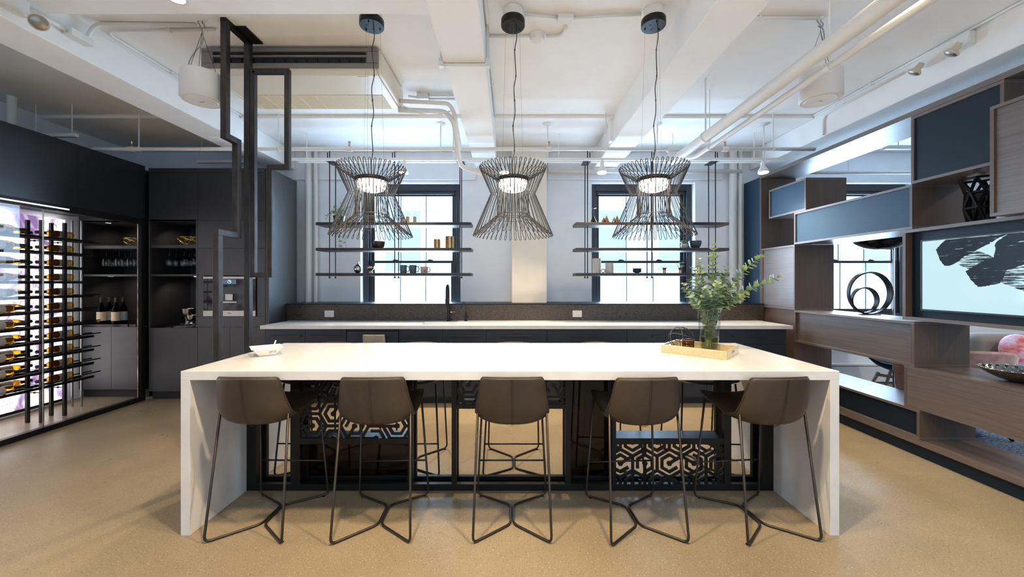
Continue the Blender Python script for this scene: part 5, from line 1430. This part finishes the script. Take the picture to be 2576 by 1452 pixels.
for x in (-.25, .25): MB().cyl((x, 0, .035), .004, CZ - .035 - 2.95 - .0355, 8).build('hanger_rod', 'pipe', t)

# ================================================================== ROOM BEYOND THE SHELF WALL
o = MB().box(3.95, 7.2, .5, 5.08, .001, .016).build('area_rug', 'rug', bevel=.004); tag(o, 'blue-grey woven rug in the lounge beyond the shelf wall', 'rug')
t = thing('baseboard_heater', 'white baseboard heater under the lounge window', 'heater', (5.9, 5.38, 0))
MB().box(-2.1, 2.1, -.06, .065, .03, .24).build('cover', 'wall', t, bevel=.004)
MB().box(-2.1, 2.1, -.065, .065, .25, .27).build('top_lip', 'wall', t)
MB().box(-2.1, 2.1, -.03, .06, .24, .25).box(-2.1, 2.1, -.03, .06, .001, .03).build('slot', 'ac_dark', t)
def rounded(mb, x0, x1, y0, y1, z0, z1): return mb.box(x0, x1, y0, y1, z0, z1)
sf = thing('sofa', 'grey-taupe curved-back sofa beyond the shelf wall', 'sofa', (6.35, 4.15, .016))
rounded(MB(), -1.05, 1.05, .22, .46, .16, .80).build('backrest', 'grey_fabric', sf, bevel=.09, smooth='auto')
rounded(MB(), -1.05, 1.05, -.42, .215, .16, .42).build('seat', 'grey_fabric', sf, bevel=.06, smooth='auto')
for s in (-1, 1): 
    for y in (-.35, .35): MB().cyl((s * .95, y, 0), .02, .16, 12).build('leg', 'leg', sf)
cu = MB().ball((0, 0, 0), .5, 24, (.46, .16, .40))
o = cu.build('cushion', 'cushion', smooth=True, loc=(5.62, 4.24, .635)); o.rotation_euler = (-.25, 0, 0)
tag(o, 'pink and lilac painted cushion leaning on the grey sofa', 'cushion')
def tub(label, loc, rz, m, h, legs):
    t = thing('tub_chair', label, 'chair', loc, rz)
    n = 28; vs, fs = [], []
    for k in range(n + 1):
        a = -PI * .08 + (PI * 1.16) * k / n       # opens towards -y
        top = h - .20 * (abs(k / n - .5) * 2) ** 2.2
        for r, z in ((.30, .20), (.37, .32), (.40, top - .02), (.385, top), (.355, top - .015), (.31, .40)):
            vs.append((r * math.cos(a), r * math.sin(a), z))
    for k in range(n):
        for j in range(5): fs.append((k * 6 + j, k * 6 + j + 1, (k + 1) * 6 + j + 1, (k + 1) * 6 + j))
    fs += [tuple(range(6)), tuple(range(n * 6 + 5, n * 6 - 1, -1))]
    MB().add(vs, fs).build('shell', m, t, smooth='auto')
    MB().lathe([(0, .18), (.26, .18), (.31, .22), (.32, .40), (.28, .44), (0, .45)], 28).build('seat', m, t, smooth='auto')
    for sx in (-1, 1):
        for sy in (-1, 1): MB().tube([(sx * .18, sy * .18, .19), (sx * .27, sy * .25, .008)], [.020, .013], 10).build('leg', legs, t, smooth=True)
    return t
tub('dusty pink velvet tub chair beyond the shelf wall', (4.17, 3.66, .0165), 2.9, 'pink', .80, 'leg')
t = thing('lounge_chair', 'navy lounge chair on pale wooden legs under the lounge window', 'chair', (4.72, 4.62, .0165), .5)
vs, fs = [], []
pr = [(-.30, .36), (-.1, .33), (.12, .32), (.26, .40), (.33, .60), (.36, .78)]; n = 8
for y, z in pr:
    for j in range(n + 1):
        u = -1 + 2 * j / n; vs.append((u * .30, y, z + .10 * abs(u) ** 2.5))
for i in range(len(pr) - 1):
    for j in range(n): fs.append((i * (n + 1) + j, i * (n + 1) + j + 1, (i + 1) * (n + 1) + j + 1, (i + 1) * (n + 1) + j))
MB().add(vs, fs).build('seat_shell', 'blue_dark', t, smooth=True, solid=.03, sub=1)
for sx in (-1, 1):
    for sy in (-1, 1): MB().tube([(sx * .20, sy * .17, .30), (sx * .27, sy * .26, .006)], [.02, .013], 10).build('leg', 'pale_wood', t, smooth=True)
for s in (-1, 1): MB().bar((s * .21, -.18, .27), (s * .21, .18, .27), .03).build('side_rail', 'pale_wood', t)
t = thing('floor_lamp', 'black dish floor lamp on a chrome pole by the lounge window', 'lamp', (4.20, 4.22, .0165))
MB().cyl((0, 0, 0), .13, .02, 32).build('base', 'black', t, smooth='auto')
MB().cyl((0, 0, .02), .011, 1.86, 12).build('pole', 'chrome', t, smooth='auto')
MB().lathe([(0, 1.74), (.08, 1.745), (.16, 1.77), (.22, 1.82), (.245, 1.88), (.240, 1.88), (.21, 1.825), (.15, 1.78), (0, 1.755)], 36, (-.15, 0, 0)).build('shade', 'blackglass', t, smooth='auto')
o = MB().tube([(3.82, 4.9, 2.80), (8.5, 4.9, 2.80)], .022, 12).build('sprinkler_pipe', 'pipe', smooth=True); tag(o, 'white pipe along the lounge ceiling seen through the shelf wall', 'pipe')
for x in (4.3, 6.4, 8.2): MB().cyl((x, 4.9, 2.81), .005, CZ - .036 - 2.81, 8).build('hanger_rod', 'pipe', o)
o = MB().box(4.1, 5.3, 4.20, 4.24, 2.86, 2.90).build('lighting_rail', 'pipe', bevel=.002); tag(o, 'short white lighting rail on the lounge ceiling', 'rail')
for x in (4.25, 5.15): MB().cyl((x, 4.22, 2.90), .005, CZ - 2.9005, 8).build('rail_stem', 'pipe', o)
t = thing('spotlight', 'white spotlight on the lounge lighting rail seen through the shelf wall', 'lamp', (4.72, 4.22, 2.8595))
MB().lathe([(0, 0), (.02, -.001), (.024, -.06), (.045, -.10), (.05, -.13), (.04, -.13), (0, -.10)], 20).build('shade', 'pipe', t, smooth='auto')
MB().lathe([(0, -.115), (.040, -.118), (.038, -.128), (0, -.130)], 20).build('bulb', 'spot_led', t, smooth='auto')
for x, d in ((5.2, 2.2), (6.6, 3.6)): lamp('SPOT', 'lounge_lamp', (x, d, 3.1), 100, (1, .88, .7), cone=150, blend=.9, size=.08)
